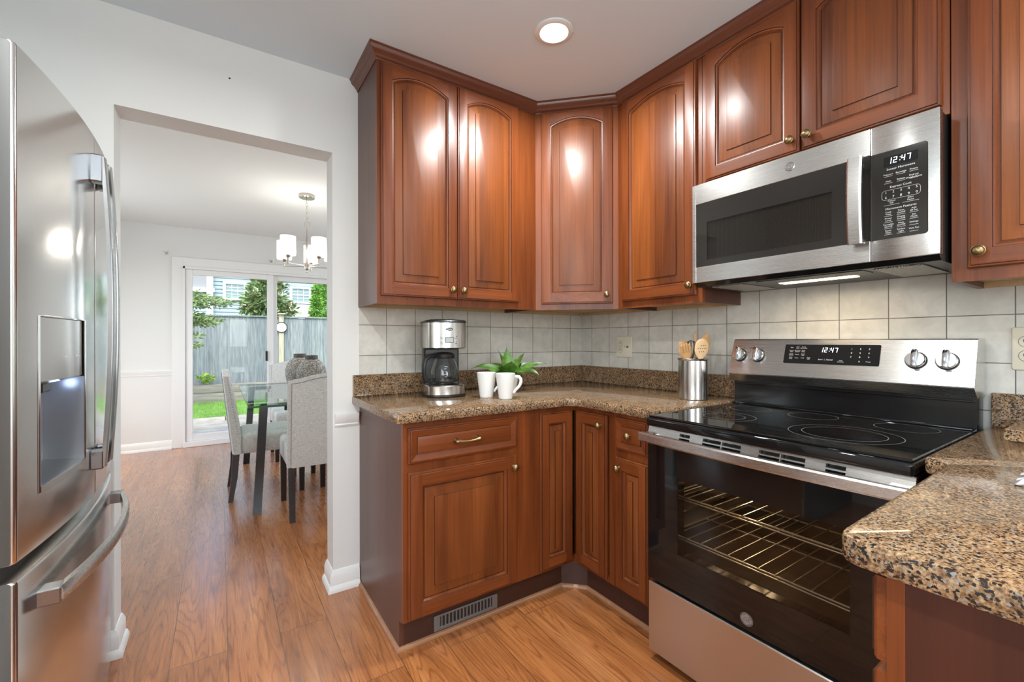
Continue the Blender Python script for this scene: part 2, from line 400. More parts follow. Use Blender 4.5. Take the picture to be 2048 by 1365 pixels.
for y in (-3.62, -2.75, -1.88): b.box(KL - .09, KL - .03, y - .03, y + .03, .8, 2.2)
struct(b, 'added_window', M_vinyl)  # unseen window frame, added to go with the left fill light
b = MB()
wx0, wx1, wz0, wz1 = -1.82, -.98, .93, 1.87
b.box(KL, wx0, KF - WT, KF, 0, CEIL); b.box(wx1, 0, KF - WT, KF, 0, CEIL); b.box(wx0, wx1, KF - WT, KF, 0, wz0); b.box(wx0, wx1, KF - WT, KF, wz1, CEIL)
struct(b, 'wall_front', M_wall, smooth=0)
b = MB(); b.box(wx0, wx1, KF - .09, KF - .03, wz0, wz0 + .05); b.box(wx0, wx1, KF - .09, KF - .03, wz1 - .05, wz1)
for x in (wx0 + .025, (wx0 + wx1) / 2, wx1 - .025): b.box(x - .025, x + .025, KF - .09, KF - .03, wz0, wz1)
b.box(wx0, wx1, KF - .085, KF - .04, 1.52, 1.56); struct(b, 'window_1', M_vinyl)
b = MB(); b.box(DL - WT, DL, WT, 1.6, 0, CEIL); b.box(DL - WT, DL, 3.2, DY, 0, CEIL); b.box(DL - WT, DL, 1.6, 3.2, 0, .5); b.box(DL - WT, DL, 1.6, 3.2, 2.1, CEIL); struct(b, 'wall_dining_left', M_wall, smooth=0)
b = MB(); b.box(DR, DR + WT, WT, 1.0, 0, CEIL); b.box(DR, DR + WT, 2.8, DY, 0, CEIL); b.box(DR, DR + WT, 1.0, 2.8, 0, .8); b.box(DR, DR + WT, 1.0, 2.8, 2.2, CEIL)
struct(b, 'wall_dining_right', M_wall, smooth=0)
SX0, SX1, SZ = -2.362, -.58, 1.985
b = MB(); b.box(DL, SX0, DY, DY + .14, 0, CEIL); b.box(SX1, DR, DY, DY + .14, 0, CEIL); b.box(SX0, SX1, DY, DY + .14, SZ + .03, CEIL)
struct(b, 'wall_far', M_wall, 'white far dining wall around the sliding door', smooth=0)
# sliding glass door
d1 = bpy.data.objects.new('door_1', None); C.objects.link(d1); d1.location = (SX0, DY, 0); tag(d1, 'white sliding glass door to the patio', None, None, 'structure')
b = MB(); b.box(SX0, SX0 + .02, DY - .03, DY + .13, 0, SZ + .03); b.box(SX1 - .02, SX1, DY - .03, DY + .13, 0, SZ + .03)
b.box(SX0, SX1, DY - .03, DY + .13, SZ, SZ + .03, bev=.003); b.box(SX0, SX1, DY - .04, DY + .13, 0, .06, bev=.004)
b.build('door_frame', M_vinyl, d1)
def sash(x0, x1, y, name):
    b = MB(); z0, z1 = .06, SZ; w = .068
    b.box(x0, x0 + w, y - .02, y + .02, z0, z1, bev=.004); b.box(x1 - w, x1, y - .02, y + .02, z0, z1, bev=.004)
    b.box(x0 + w, x1 - w, y - .02, y + .02, z1 - .062, z1, bev=.004); b.box(x0 + w, x1 - w, y - .02, y + .02, z0, z0 + .075, bev=.004)
    s = b.build(name, M_vinyl, d1)
    b = MB(); b.box(x0 + w - .005, x1 - w + .005, y - .004, y + .004, z0 + .07, z1 - .058); b.build('pane', M_pane, s)
    return s
s1 = sash(SX0 + .02, -1.475, DY + .01, 'sliding_sash')
b = MB(); b.box(-1.562, -1.54, DY - .035, DY - .01, .94, 1.06, bev=.004); b.build('door_handle', M_blkp, s1)
sash(-1.50, SX1 - .02, DY + .06, 'fixed_sash')
b = MB(); cw = .098
b.box(SX0 - cw, SX0 + .004, DY - .018, DY, 0, SZ + .03 + cw, bev=.004); b.box(SX1 - .004, SX1 + cw, DY - .018, DY, 0, SZ + .03 + cw, bev=.004); b.box(SX0, SX1, DY - .018, DY, SZ + .026, SZ + .03 + cw, bev=.003)
struct(b, 'trim_1', M_trim, 'white casing around the sliding door')
def profile_run(path, prof, name, m, label=None, struct_=True, closed=False):
    """sweep prof [(out,z)] along a floor path of (x,y), out = to the right of travel, mitred"""
    b = MB(); loops = []; n = len(path)
    for i, p in enumerate(path):
        p = Vector(p)
        d0 = (p - Vector(path[i - 1])).normalized() if i > 0 else None
        d1_ = (Vector(path[i + 1]) - p).normalized() if i < n - 1 else None
        d0 = d0 or d1_; d1_ = d1_ or d0
        n0 = Vector((d0.y, -d0.x)); n1 = Vector((d1_.y, -d1_.x)); mm = (n0 + n1).normalized(); k = 1 / max(.3, mm.dot(n0))
        loops.append([(p.x + mm.x * o * k, p.y + mm.y * o * k, z) for o, z in prof])
    b.loft(loops, 0)
    return b
BASEP = [(0, 0), (.026, 0), (.026, .012), (.021, .024), (.0145, .03), (.0145, .074), (.011, .08), (.009, .088), (.003, .097), (0, .098)]
RAILP = [(0, .772), (.006, .774), (.010, .782), (.008, .788), (.014, .800), (.022, .822), (.022, .834), (.014, .838), (0, .838)]
b = profile_run([(OX1, WT), (OX1, 0), (-1.458, 0)], BASEP, '', None)
struct(b, 'baseboard_back', M_trim, 'white baseboard wrapping the wall end by the cabinets')
b = profile_run([(KL, 0), (OX0, 0), (OX0, WT)], BASEP, '', None); struct(b, 'baseboard_left', M_trim, 'white baseboard wrapping the wall end by the refrigerator')
b = profile_run([(DL, DY), (SX0 - cw, DY)], BASEP, '', None); struct(b, 'baseboard_far', M_trim)
b = profile_run([(SX1 + cw, DY), (DR, DY)], BASEP, '', None); struct(b, 'baseboard_far_right', M_trim)
b = profile_run([(OX1 + .008, 0), (-1.462, 0)], RAILP, '', None); struct(b, 'trim_2', M_trim, 'white chair rail stub beside the base cabinet')
b = profile_run([(DL, DY), (SX0 - cw, DY)], [(o * .7, z + .028) for o, z in RAILP], '', None); struct(b, 'trim_3', M_trim, 'white chair rail on the far dining wall')

# ------------------------------------------------------------------ cabinet doors
def raised(mb, P0, Ud, Nd, Wd, H, arch=0.0, st=.056, rb=.056, rt=.056, thick=.019, mv=0, mh=1, mp=2, n=15, cove=.032):
    """raised-panel door: P0 lower-left back corner, Ud along the width, Nd outward"""
    U = Vector(Ud).normalized(); Nn = Vector(Nd).normalized(); Z = Vector((0, 0, 1)); P0 = Vector(P0)
    V = lambda u, z, d: P0 + U * u + Nn * d + Z * z
    x0, x1, z0, z1 = st, Wd - st, rb, H - rt
    if arch > 0:
        hw = (x1 - x0) / 2; Rr = (hw * hw + arch * arch) / (2 * arch); cz = z1 - Rr; cx = (x0 + x1) / 2
    def opening(o):
        a, c = x0 + o, x1 - o; p = [(a, z0 + o), (c, z0 + o)]
        for i in range(n):
            x = c + (a - c) * i / (n - 1)
            z = (cz + math.sqrt(max(1e-9, (Rr - o) ** 2 - (x - cx) ** 2))) if arch > 0 else z1 - o
            p.append((x, z))
        return p
    def rect(o):
        a, c = o, Wd - o; p = [(a, o), (c, o)]
        for i in range(n): p.append((c + (a - c) * i / (n - 1), H - o))
        return p
    T = thick
    outer = [(rect(0), 0), (rect(0), T - .008), (rect(.0025), T - .0045), (rect(.0065), T - .004), (rect(.0078), T - .0008), (rect(.011), T)]
    OL = [[V(u, z, d) for u, z in p] for p, d in outer]
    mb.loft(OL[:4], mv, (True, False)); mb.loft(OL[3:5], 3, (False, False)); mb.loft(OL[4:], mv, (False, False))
    e = .011; A = opening(0)
    top = [(x, z) for x, z in A[2:]]
    def poly(P, m): mb.face([V(u, z, T) for u, z in P], m)
    poly([(e, e), (x0, e), A[0], A[-1], (x0, H - e), (e, H - e)], mv)
    poly([(x1, e), (Wd - e, e), (Wd - e, H - e), (x1, H - e), A[2], A[1]], mv)
    poly([(x0, e), (x1, e), A[1], A[0]], mh)
    poly([(x0, H - e)] + [A[-1]] + list(reversed(top[:-1])) + [(x1, H - e)], mh)
    inner = [(0, T), (.0012, T - .0035), (.0055, T - .0045), (.0095, T - .0095), (.0112, T - .0125), (.0135, T - .0125), (.0155, T - .0105), (.0155 + cove * .5, T - .0075), (.0155 + cove, T - .005), (.0165 + cove, T - .0012), (.019 + cove, T - .0005)]
    lp = [[V(u, z, d) for u, z in opening(o)] for o, d in inner]
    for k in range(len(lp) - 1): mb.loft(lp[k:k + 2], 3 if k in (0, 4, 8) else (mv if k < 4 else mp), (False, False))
    mb.face(lp[-1], mp)
def slabdrawer(mb, P0, Ud, Nd, Wd, H, thick=.019, mh=1, border=.034):
    U = Vector(Ud).normalized(); Nn = Vector(Nd).normalized(); Z = Vector((0, 0, 1)); P0 = Vector(P0); T = thick
    def rect(o): return [(o, o), (Wd - o, o), (Wd - o, H - o), (o, H - o)]
    seq = [(0, 0), (0, T - .008), (.0025, T - .0045), (.0065, T - .004), (.0078, T - .0008), (.011, T), (border, T - .0065), (border + .0015, T - .002), (border + .004, T - .001)]
    L = [[P0 + U * u + Nn * d + Z * z for u, z in rect(o)] for o, d in seq]
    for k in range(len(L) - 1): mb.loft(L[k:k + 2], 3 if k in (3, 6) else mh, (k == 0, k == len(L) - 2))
def knob(parent, p, nd, r=.0155, name='knob'):
    nd = Vector(nd).normalized(); z = Vector((0, 0, 1)); x = nd.cross(z).normalized()
    T = Matrix((x, z, nd)).transposed().to_4x4()
    b = MB(); b.lathe([(.0085, 0), (.007, .003), (.005, .008), (.0055, .012), (r * .8, .0145), (r, .0175), (r * .98, .0195), (r * .86, .0205), (r * .84, .022), (r * .6, .0265), (r * .25, .0285), (.0005, .029)], p, 20, 0, T)
    return b.build(name, M_brass, parent)
M_groove = mat('dark_groove_line', (.045, .014, .006), .4)  # darker thin strips along the door and drawer profile steps
CHM = [M_chv, M_chh, M_chp, M_groove]; CHMB = [M_chv, M_chy, M_chp, M_groove]
UZ0, UZ1, UD = 1.345, 2.408, .305
DT = .0195
def cab_door(parent, P0, Ud, Nd, Wd, H, knobpos, arch=.038, name='door', mats=None, label=None, **kw):
    if arch: kw = dict(dict(st=.048, rb=.05, rt=.038), **kw)
    b = MB(); raised(b, P0, Ud, Nd, Wd, H, arch, **kw)
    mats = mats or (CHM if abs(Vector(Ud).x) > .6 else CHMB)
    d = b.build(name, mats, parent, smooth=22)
    if label: d['label'] = label
    if knobpos: knob(d, knobpos, Nd)
    return d
def upper_body(parent, x0, x1, y0, y1, z0, z1, face, sides_dark=True):
    """carcass with recessed underside; face frame on the given side ('-y' or '-x')"""
    b = MB(); t = .016; ff = .019
    if face == '-y': fx0, fx1, fy0, fy1 = x0, x1, y0 + ff, y1
    else: fx0, fx1, fy0, fy1 = x0 + ff, x1, y0, y1
    b.box(fx0, fx0 + t, fy0, fy1, z0, z1, 0) if face == '-y' else b.box(fx0, fx1, fy0, fy0 + t, z0, z1, 0)
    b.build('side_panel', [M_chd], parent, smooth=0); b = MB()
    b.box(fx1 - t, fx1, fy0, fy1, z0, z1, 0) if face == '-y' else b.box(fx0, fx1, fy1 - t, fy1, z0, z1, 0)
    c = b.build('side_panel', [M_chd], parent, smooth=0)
    b = MB(); b.box(fx0 + (t if face == '-y' else 0), fx1 - (t if face == '-y' else 0), fy0 + (0 if face == '-y' else t), fy1 - (0 if face == '-y' else t), z0 + .018, z0 + .03)
    b.box(fx0 + t, fx1 - t, fy1 - .02, fy1 - .001, z0 + .001, z0 + .018) if face == '-y' else b.box(fx1 - .02, fx1 - .001, fy0 + t, fy1 - t, z0 + .001, z0 + .018)
    b.build('underside', M_maple, parent, smooth=0)
    return c
# --- upper cabinet on the back wall
u1 = thing('wall_cabinet', 'two-door cherry wall cabinet hanging above the coffee maker', 'cabinet', (-1.035, -.15, UZ0))
upper_body(u1, -1.46, -.61, -UD, 0, UZ0, UZ1, '-y')
b = MB(); b.box(-1.46, -1.435, -UD, -UD + .019, UZ0, UZ1); b.box(-.735, -.61, -UD, -UD + .019, UZ0, UZ1); b.box(-1.435, -.735, -UD, -UD + .019, UZ0, UZ0 + .04); b.box(-1.435, -.735, -UD, -UD + .019, 2.385, UZ1); b.box(-1.435, -.735, -UD + .018, -UD + .019, UZ0 + .03, 2.39)
b.build('face_frame', M_chv, u1, smooth=0)
cab_door(u1, (-1.445, -UD, 1.378), (1, 0, 0), (0, -1, 0), .3625, 1.013, (-1.112, -UD - DT, 1.419))
cab_door(u1, (-1.0795, -UD, 1.378), (1, 0, 0), (0, -1, 0), .3525, 1.013, (-1.055, -UD - DT, 1.419))
# --- diagonal corner cabinet
u2 = thing('corner_wall_cabinet', 'one-door diagonal cherry wall cabinet in the corner', 'cabinet', (-.3, -.3, UZ0))
b = MB(); t = .016
poly = [(-.61, 0), (-.61, -UD), (-UD, -.61), (0, -.61), (0, 0)]
b.prism([(-.61, 0), (-.61, -UD), (-.595, -UD), (-.595, 0)], 'z', UZ0, UZ1); b.build('side_panel', M_chd, u2, smooth=0); b = MB(); b.prism([(0, -.61), (-UD, -.61), (-UD, -.595), (0, -.595)], 'z', UZ0, UZ1)
b.build('side_panel', M_chd, u2, smooth=0)
b = MB(); b.prism([(-.594, -.001), (-.594, -UD + .01), (-UD + .01, -.594), (-.001, -.594), (-.001, -.001)], 'z', UZ0 + .018, UZ0 + .03)
b.box(-.55, -.25, -.022, -.002, UZ0, UZ0 + .018); b.box(-.022, -.002, -.55, -.03, UZ0, UZ0 + .018); b.box(-.25, -.03, -.022, -.002, UZ0, UZ0 + .018)
b.build('underside', M_maple, u2, smooth=0)
q = Vector((1, -1, 0)).normalized(); nn = Vector((-1, -1, 0)).normalized(); mid = Vector((-.4575, -.4575, 0))
b = MB()
Tm = Matrix((q, -nn, Vector((0, 0, 1)))).transposed().to_4x4(); Tm.translation = mid
hw = .2157
b.box(-hw, -.175, 0, .019, UZ0, UZ1, T=Tm); b.box(.178, hw, 0, .019, UZ0, UZ1, T=Tm); b.box(-.175, .178, 0, .019, UZ0, UZ0 + .04, T=Tm); b.box(-.175, .178, 0, .019, 2.385, UZ1, T=Tm); b.box(-.175, .178, .018, .019, UZ0 + .03, 2.39, T=Tm)
b.build('face_frame', M_chv, u2, smooth=0)
pc = mid + q * -.183; kp = mid + q * .157 + nn * DT
cab_door(u2, (pc.x, pc.y, 1.375), q, nn, .369, 1.018, (kp.x, kp.y, 1.417))
# --- wall cabinet left of the microwave
u3 = thing('wall_cabinet', 'narrow one-door cherry wall cabinet between corner cabinet and microwave', 'cabinet', (-.15, -.84, UZ0))
upper_body(u3, -UD, 0, -1.085, -.61, UZ0, UZ1, '-x')
b = MB(); x0, x1 = -UD, -UD + .019
b.box(x0, x1, -.656, -.61, UZ0, UZ1); b.box(x0, x1, -1.085, -1.055, UZ0, UZ1); b.box(x0, x1, -1.055, -.656, UZ0, UZ0 + .04); b.box(x0, x1, -1.055, -.656, 2.385, UZ1); b.box(x1 - .001, x1, -1.055, -.656, UZ0 + .03, 2.39)
b.build('face_frame', M_chv, u3, smooth=0)
cab_door(u3, (-UD, -.646, 1.378), (0, -1, 0), (-1, 0, 0), .417, 1.013, (-UD - DT, -1.04, 1.42))
# --- above the microwave
MWZ = 1.822
u4 = thing('wall_cabinet', 'two-door cherry wall cabinet directly above the microwave', 'cabinet', (-.15, -1.465, MWZ))
upper_body(u4, -UD, 0, -1.85, -1.087, MWZ, UZ1, '-x')
b = MB(); b.box(x0, x1, -1.115, -1.087, MWZ, UZ1); b.box(x0, x1, -1.85, -1.822, MWZ, UZ1); b.box(x0, x1, -1.822, -1.115, MWZ, MWZ + .04); b.box(x0, x1, -1.822, -1.115, 2.385, UZ1); b.box(x1 - .001, x1, -1.822, -1.115, MWZ + .03, 2.39)
b.build('face_frame', M_chv, u4, smooth=0)
cab_door(u4, (-UD, -1.107, 1.849), (0, -1, 0), (-1, 0, 0), .362, .542, (-UD - DT, -1.444, 1.893))
cab_door(u4, (-UD, -1.4745, 1.849), (0, -1, 0), (-1, 0, 0), .360, .542, (-UD - DT, -1.499, 1.893))
# --- right of the microwave
u5 = thing('wall_cabinet', 'cherry wall cabinet right of the microwave above the granite ledge', 'cabinet', (-.15, -2.1, UZ0))
upper_body(u5, -UD, 0, -2.40, -1.853, UZ0, UZ1, '-x')
b = MB(); b.box(x0, x1, -1.895, -1.853, UZ0, UZ1); b.box(x0, x1, -2.40, -2.37, UZ0, UZ1); b.box(x0, x1, -2.37, -1.895, UZ0, UZ0 + .04); b.box(x0, x1, -2.37, -1.895, 2.385, UZ1); b.box(x1 - .001, x1, -2.37, -1.895, UZ0 + .03, 2.39)
b.build('face_frame', M_chv, u5, smooth=0)
cab_door(u5, (-UD, -1.886, 1.378), (0, -1, 0), (-1, 0, 0), .49, 1.013, (-UD - DT, -1.911, 1.42))
# --- crown molding
CRP = [(0, 2.392), (.0045, 2.392), (.0065, 2.396), (.0045, 2.400), (.007, 2.402), (.012, 2.406), (.014, 2.410), (.0195, 2.416), (.027, 2.421), (.0325, 2.428), (.034, 2.436), (.036, 2.4385), (.0395, 2.440), (.0395, 2.4447), (0, 2.4447)]
b = profile_run([(-1.46, -.0005), (-1.46, -UD), (-.61, -UD), (-UD, -.61), (-UD, -2.40)], CRP, '', None)
tag(b.build('crown_molding', M_chx, smooth=30), 'dark cherry crown molding along the tops of the wall cabinets', 'molding')

# ------------------------------------------------------------------ base cabinets
BF = -.61; BZ = .876; TK = .115
def vframe(b, axis, c0, c1, rects, z0, z1):
    pass
b1 = thing('base_cabinet', 'cherry base cabinet with drawer and door below the coffee maker', 'cabinet', (-1.2, -.3, 0))
b = MB(); b.box(-1.455, -1.439, -.567, -.001, .001, BZ); b.box(-1.455, -1.439, BF + .019, -.567, TK, BZ)
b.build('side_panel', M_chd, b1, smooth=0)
b = MB(); b.box(-1.455, -1.425, BF, BF + .019, TK + .01, BZ); b.box(-.962, -.914, BF, BF + .019, TK + .01, BZ)
b.box(-1.425, -.962, BF, BF + .019, TK + .01, .15); b.box(-1.425, -.962, BF, BF + .019, .675, .735); b.box(-1.425, -.962, BF, BF + .019, .842, BZ); b.box(-1.425, -.962, BF + .018, BF + .019, .14, .85)
b.build('face_frame', M_chv, b1, smooth=0)
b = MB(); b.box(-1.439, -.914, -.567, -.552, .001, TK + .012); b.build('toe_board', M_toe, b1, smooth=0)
b = MB(); slabdrawer(b, (-1.439, BF, .720), (1, 0, 0), (0, -1, 0), .489, .135); dr = b.build('drawer', CHM, b1, smooth=22)
b = MB(); yy = BF - DT
for sx in (-1.246, -1.15): b.lathe([(.0105, 0), (.0095, .004), (.006, .009), (.0055, .02)], (sx, yy, .787), 14, 0, Matrix.Rotation(R(90), 4, 'X'))
b.tube([(-1.252, yy - .019, .787), (-1.246, yy - .023, .787), (-1.225, yy - .026, .785), (-1.198, yy - .027, .784), (-1.171, yy - .026, .785), (-1.15, yy - .023, .787), (-1.144, yy - .019, .787)], [.006, .008, .0052, .0046, .0052, .008, .006], 10)
b.build('handle', M_brass, dr)
cab_door(b1, (-1.439, BF, .135), (1, 0, 0), (0, -1, 0), .489, .552, (-.971, BF - DT, .64), arch=0, st=.052, rb=.052, rt=.052, cove=.036)
b2 = thing('corner_base_cabinet', 'cherry corner base cabinet with two narrow folding door leaves', 'cabinet', (-.45, -.45, 0))
b = MB(); b.box(-.913, -.82, BF, BF + .019, TK + .01, BZ); b.box(-.82, BF, BF, BF + .019, .847, BZ); b.box(-.82, BF, BF, BF + .019, TK + .01, .15); b.box(-.82, BF, BF + .018, BF + .019, .14, .86)
b.build('face_frame', M_chv, b2, smooth=0)
b = MB(); b.box(BF, BF + .019, -.84, BF + .019, .847, BZ); b.box(BF, BF + .019, -.84, BF + .019, TK + .01, .15); b.box(BF, BF + .019, -.867, -.838, TK + .01, BZ); b.box(BF + .018, BF + .019, -.84, BF + .019, .14, .86)
b.build('face_frame', M_chv, b2, smooth=0)
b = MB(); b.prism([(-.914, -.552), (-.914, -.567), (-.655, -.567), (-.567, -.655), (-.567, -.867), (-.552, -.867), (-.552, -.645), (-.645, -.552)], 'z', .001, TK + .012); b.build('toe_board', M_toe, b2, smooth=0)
cab_door(b2, (-.822, BF, .140), (1, 0, 0), (0, -1, 0), .191, .714, None, arch=0, st=.044, rb=.05, rt=.05, cove=.022, name='door_leaf')
d = cab_door(b2, (BF, -.637, .140), (0, -1, 0), (-1, 0, 0), .196, .714, (BF - DT, -.802, .808), arch=0, st=.044, rb=.05, rt=.05, cove=.022, name='door_leaf')
b3 = thing('base_cabinet', 'narrow cherry base cabinet with small drawer beside the range', 'cabinet', (-.3, -.98, 0))
b = MB(); b.box(BF, BF + .019, -.892, -.868, TK + .01, BZ); b.box(BF, BF + .019, -1.108, -1.05, TK + .01, BZ)
for za, zb in ((TK + .01, .15), (.675, .735), (.842, BZ)): b.box(BF, BF + .019, -1.05, -.892, za, zb)
b.box(BF + .018, BF + .019, -1.05, -.892, .14, .85); b.build('face_frame', M_chv, b3, smooth=0)
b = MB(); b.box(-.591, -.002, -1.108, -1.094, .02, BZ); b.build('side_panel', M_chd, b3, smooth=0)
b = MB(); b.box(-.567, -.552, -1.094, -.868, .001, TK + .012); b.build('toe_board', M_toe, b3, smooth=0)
b = MB(); slabdrawer(b, (BF, -.886, .722), (0, -1, 0), (-1, 0, 0), .170, .135); dr = b.build('drawer', CHMB, b3, smooth=22); knob(dr, (BF - DT, -.968, .791), (-1, 0, 0))
cab_door(b3, (BF, -.886, .137), (0, -1, 0), (-1, 0, 0), .170, .552, (BF - DT, -.910, .646), arch=0, st=.040, rb=.05, rt=.05, cove=.018)
# peninsula cabinet on the right
b4 = thing('peninsula_cabinet', 'cherry cabinet under the granite counter end right of the range', 'cabinet', (-1.0, -2.25, 0))
px = -1.285; pf = -1.987
b = MB(); b.box(px, px + .016, -2.62, pf - .0192, .001, BZ); b.build('side_panel', wood('cherry_end_shaded', 'z', (.035, .0085, .004), (.075, .020, .009), staves=False, rough=.42, coat=0), b4, smooth=0)  # darker copy of the cherry: this end's shade is put into the colour
b = MB(); b.box(px, -.62, pf - .019, pf, TK, BZ); b.build('face_frame', M_chv, b4, smooth=0)
b = MB(); b.box(px + .02, -.62, pf - .06, pf - .045, .001, TK); b.build('toe_board', M_toe, b4, smooth=0)
b = MB(); slabdrawer(b, (px + .50, pf, .752), (-1, 0, 0), (0, 1, 0), .498, .113); dr = b.build('drawer', CHM, b4, smooth=22); knob(dr, (px + .25, pf + DT, .81), (0, 1, 0))
cab_door(b4, (px + .50, pf, .137), (-1, 0, 0), (0, 1, 0), .498, .60, (px + .46, pf + DT, .69), arch=0)
b5 = thing('base_cabinet', 'cherry filler cabinet under the right counter next to the range', 'cabinet', (-.3, -2.2, 0))
b = MB(); b.box(-.60, -.002, -1.905, -1.889, .001, BZ); b.box(-.62, -.60, -1.96, -1.889, TK, BZ); b.build('side_panel', M_chd, b5, smooth=0)
# shoe moldings
QR = [(0, .0005), (.012, .0005), (.0115, .006), (.009, .011), (.005, .0145), (0, .016)]
b = profile_run([(-1.455, -.003), (-1.455, -.567), (-.655, -.567), (-.567, -.655), (-.567, -1.094)], QR, '', None)
struct(b, 'trim_4', M_shoe, 'oak quarter-round molding along the cabinet toe boards', smooth=40)

# ------------------------------------------------------------------ counters
def slab(b, poly, z0, z1, r=.007):
    """bullnose-ish slab from a ccw polygon"""
    def off(o):
        out = []; n = len(poly)
        for i in range(n):
            p = Vector(poly[i]); a = (p - Vector(poly[i - 1])).normalized(); c = (Vector(poly[(i + 1) % n]) - p).normalized()
            n0 = Vector((-a.y, a.x)); n1 = Vector((-c.y, c.x)); mm = (n0 + n1).normalized(); out.append(p + mm * (o / max(.4, mm.dot(n0))))
        return out
    seq = [(r, z0), (r * .3, z0 + r * .3), (0, z0 + r), (0, z1 - r), (r * .3, z1 - r * .3), (r, z1)]
    b.loft([[(p.x, p.y, z) for p in off(o)] for o, z in seq], 0)
def fillet(poly, idx, n=6):
    out = []
    for i, p in enumerate(poly):
        if i not in idx: out.append(p); continue
        p = Vector(p); a = (Vector(poly[i - 1]) - p).normalized(); c = (Vector(poly[(i + 1) % len(poly)]) - p).normalized()
        rr = idx[i]; A = p + a * rr; B = p + c * rr
        for k in range(n + 1):
            t = k / n; out.append(tuple((1 - t) ** 2 * A + 2 * t * (1 - t) * p + t * t * B))
    return out
CT = .914
c1 = thing('countertop', 'L-shaped brown granite countertop under the coffee maker and mugs', 'countertop', (-.8, -.3, BZ))
b = MB(); P = [(-1.49, -.001), (-1.49, -.647), (-.647, -.647), (-.647, -1.112), (-.001, -1.112), (-.001, -.001)]
slab(b, fillet(P, {1: .008, 2: .07}), BZ + .0005, CT); b.build('slab', M_gran, c1, smooth=40)
b = MB(); b.box(-1.487, -.0225, -.0215, -.0005, CT, 1.016, bev=.0015); b.box(-.0215, -.0005, -1.102, -.0005, CT, 1.016, bev=.0015)
b.build('backsplash', M_gran, c1)
c2 = thing('countertop', 'brown granite countertop with rounded corner right of the range', 'countertop', (-.8, -2.2, BZ))
b = MB(); P = [(-.001, -1.882), (-.68, -1.882), (-.70, -1.926), (-1.312, -1.936), (-1.312, -2.62), (-.001, -2.62)]
slab(b, fillet(P, {1: .012, 2: .015, 3: .04}), BZ + .0005, CT); b.build('slab', M_gran, c2, smooth=40)
b = MB(); b.box(-.0215, -.0005, -2.62, -1.884, CT, 1.016, bev=.0015); b.build('backsplash', M_gran, c2)
b = MB(); b.box(-.285, -.06, -2.62, -1.948, CT + .0005, CT + .031, bev=.002)
tag(b.build('granite_slab', M_gran), 'loose granite slab lying on the right counter against its backsplash', 'slab')
# tile
b = MB(); b.box(-1.457, -.0045, -.004, 0, 1.0165, 1.40); o = struct(b, 'trim_5', M_tilea, 'pale square stone tile on the back wall above the granite', smooth=0)
b = MB(); b.box(-.004, 0, -2.62, -.0045, 1.0165, 1.46); b.box(-.004, 0, -1.882, -1.112, .6, 1.0165); o = struct(b, 'trim_6', M_tileb, 'pale square stone tile on the right wall behind the range', smooth=0)
# floor register
t_ = thing('floor_register', 'grey slotted metal air register in the toe board under the cabinet', 'vent', (-1.167, -.567, .05))
b = MB(); xa, xb, za, zb = -1.315, -1.020, .022, .083; y0 = -.5725
b.box(xa, xb, y0, -.5675, za, za + .013, bev=.001); b.box(xa, xb, y0, -.5675, zb - .007, zb, bev=.001); b.box(xa, xa + .026, y0, -.5675, za + .012, zb - .006); b.box(xb - .026, xb, y0, -.5675, za + .012, zb - .006)
b.build('frame', mat('grey_register', (.22, .22, .215), .4, .5), t_, smooth=0)
b = MB()
for i in range(15):
    x = xa + .026 + (i + .5) * (xb - xa - .052) / 15
    b.box(x - .0028, x + .0028, y0 + .0005, -.5678, za + .012, zb - .006)
b.build('louvers', bpy.data.materials['grey_register'], t_, smooth=0)
b = MB(); b.box(xa + .02, xb - .02, -.5682, -.5676, za + .01, zb - .005); b.build('duct_opening', M_dark, t_, smooth=0)

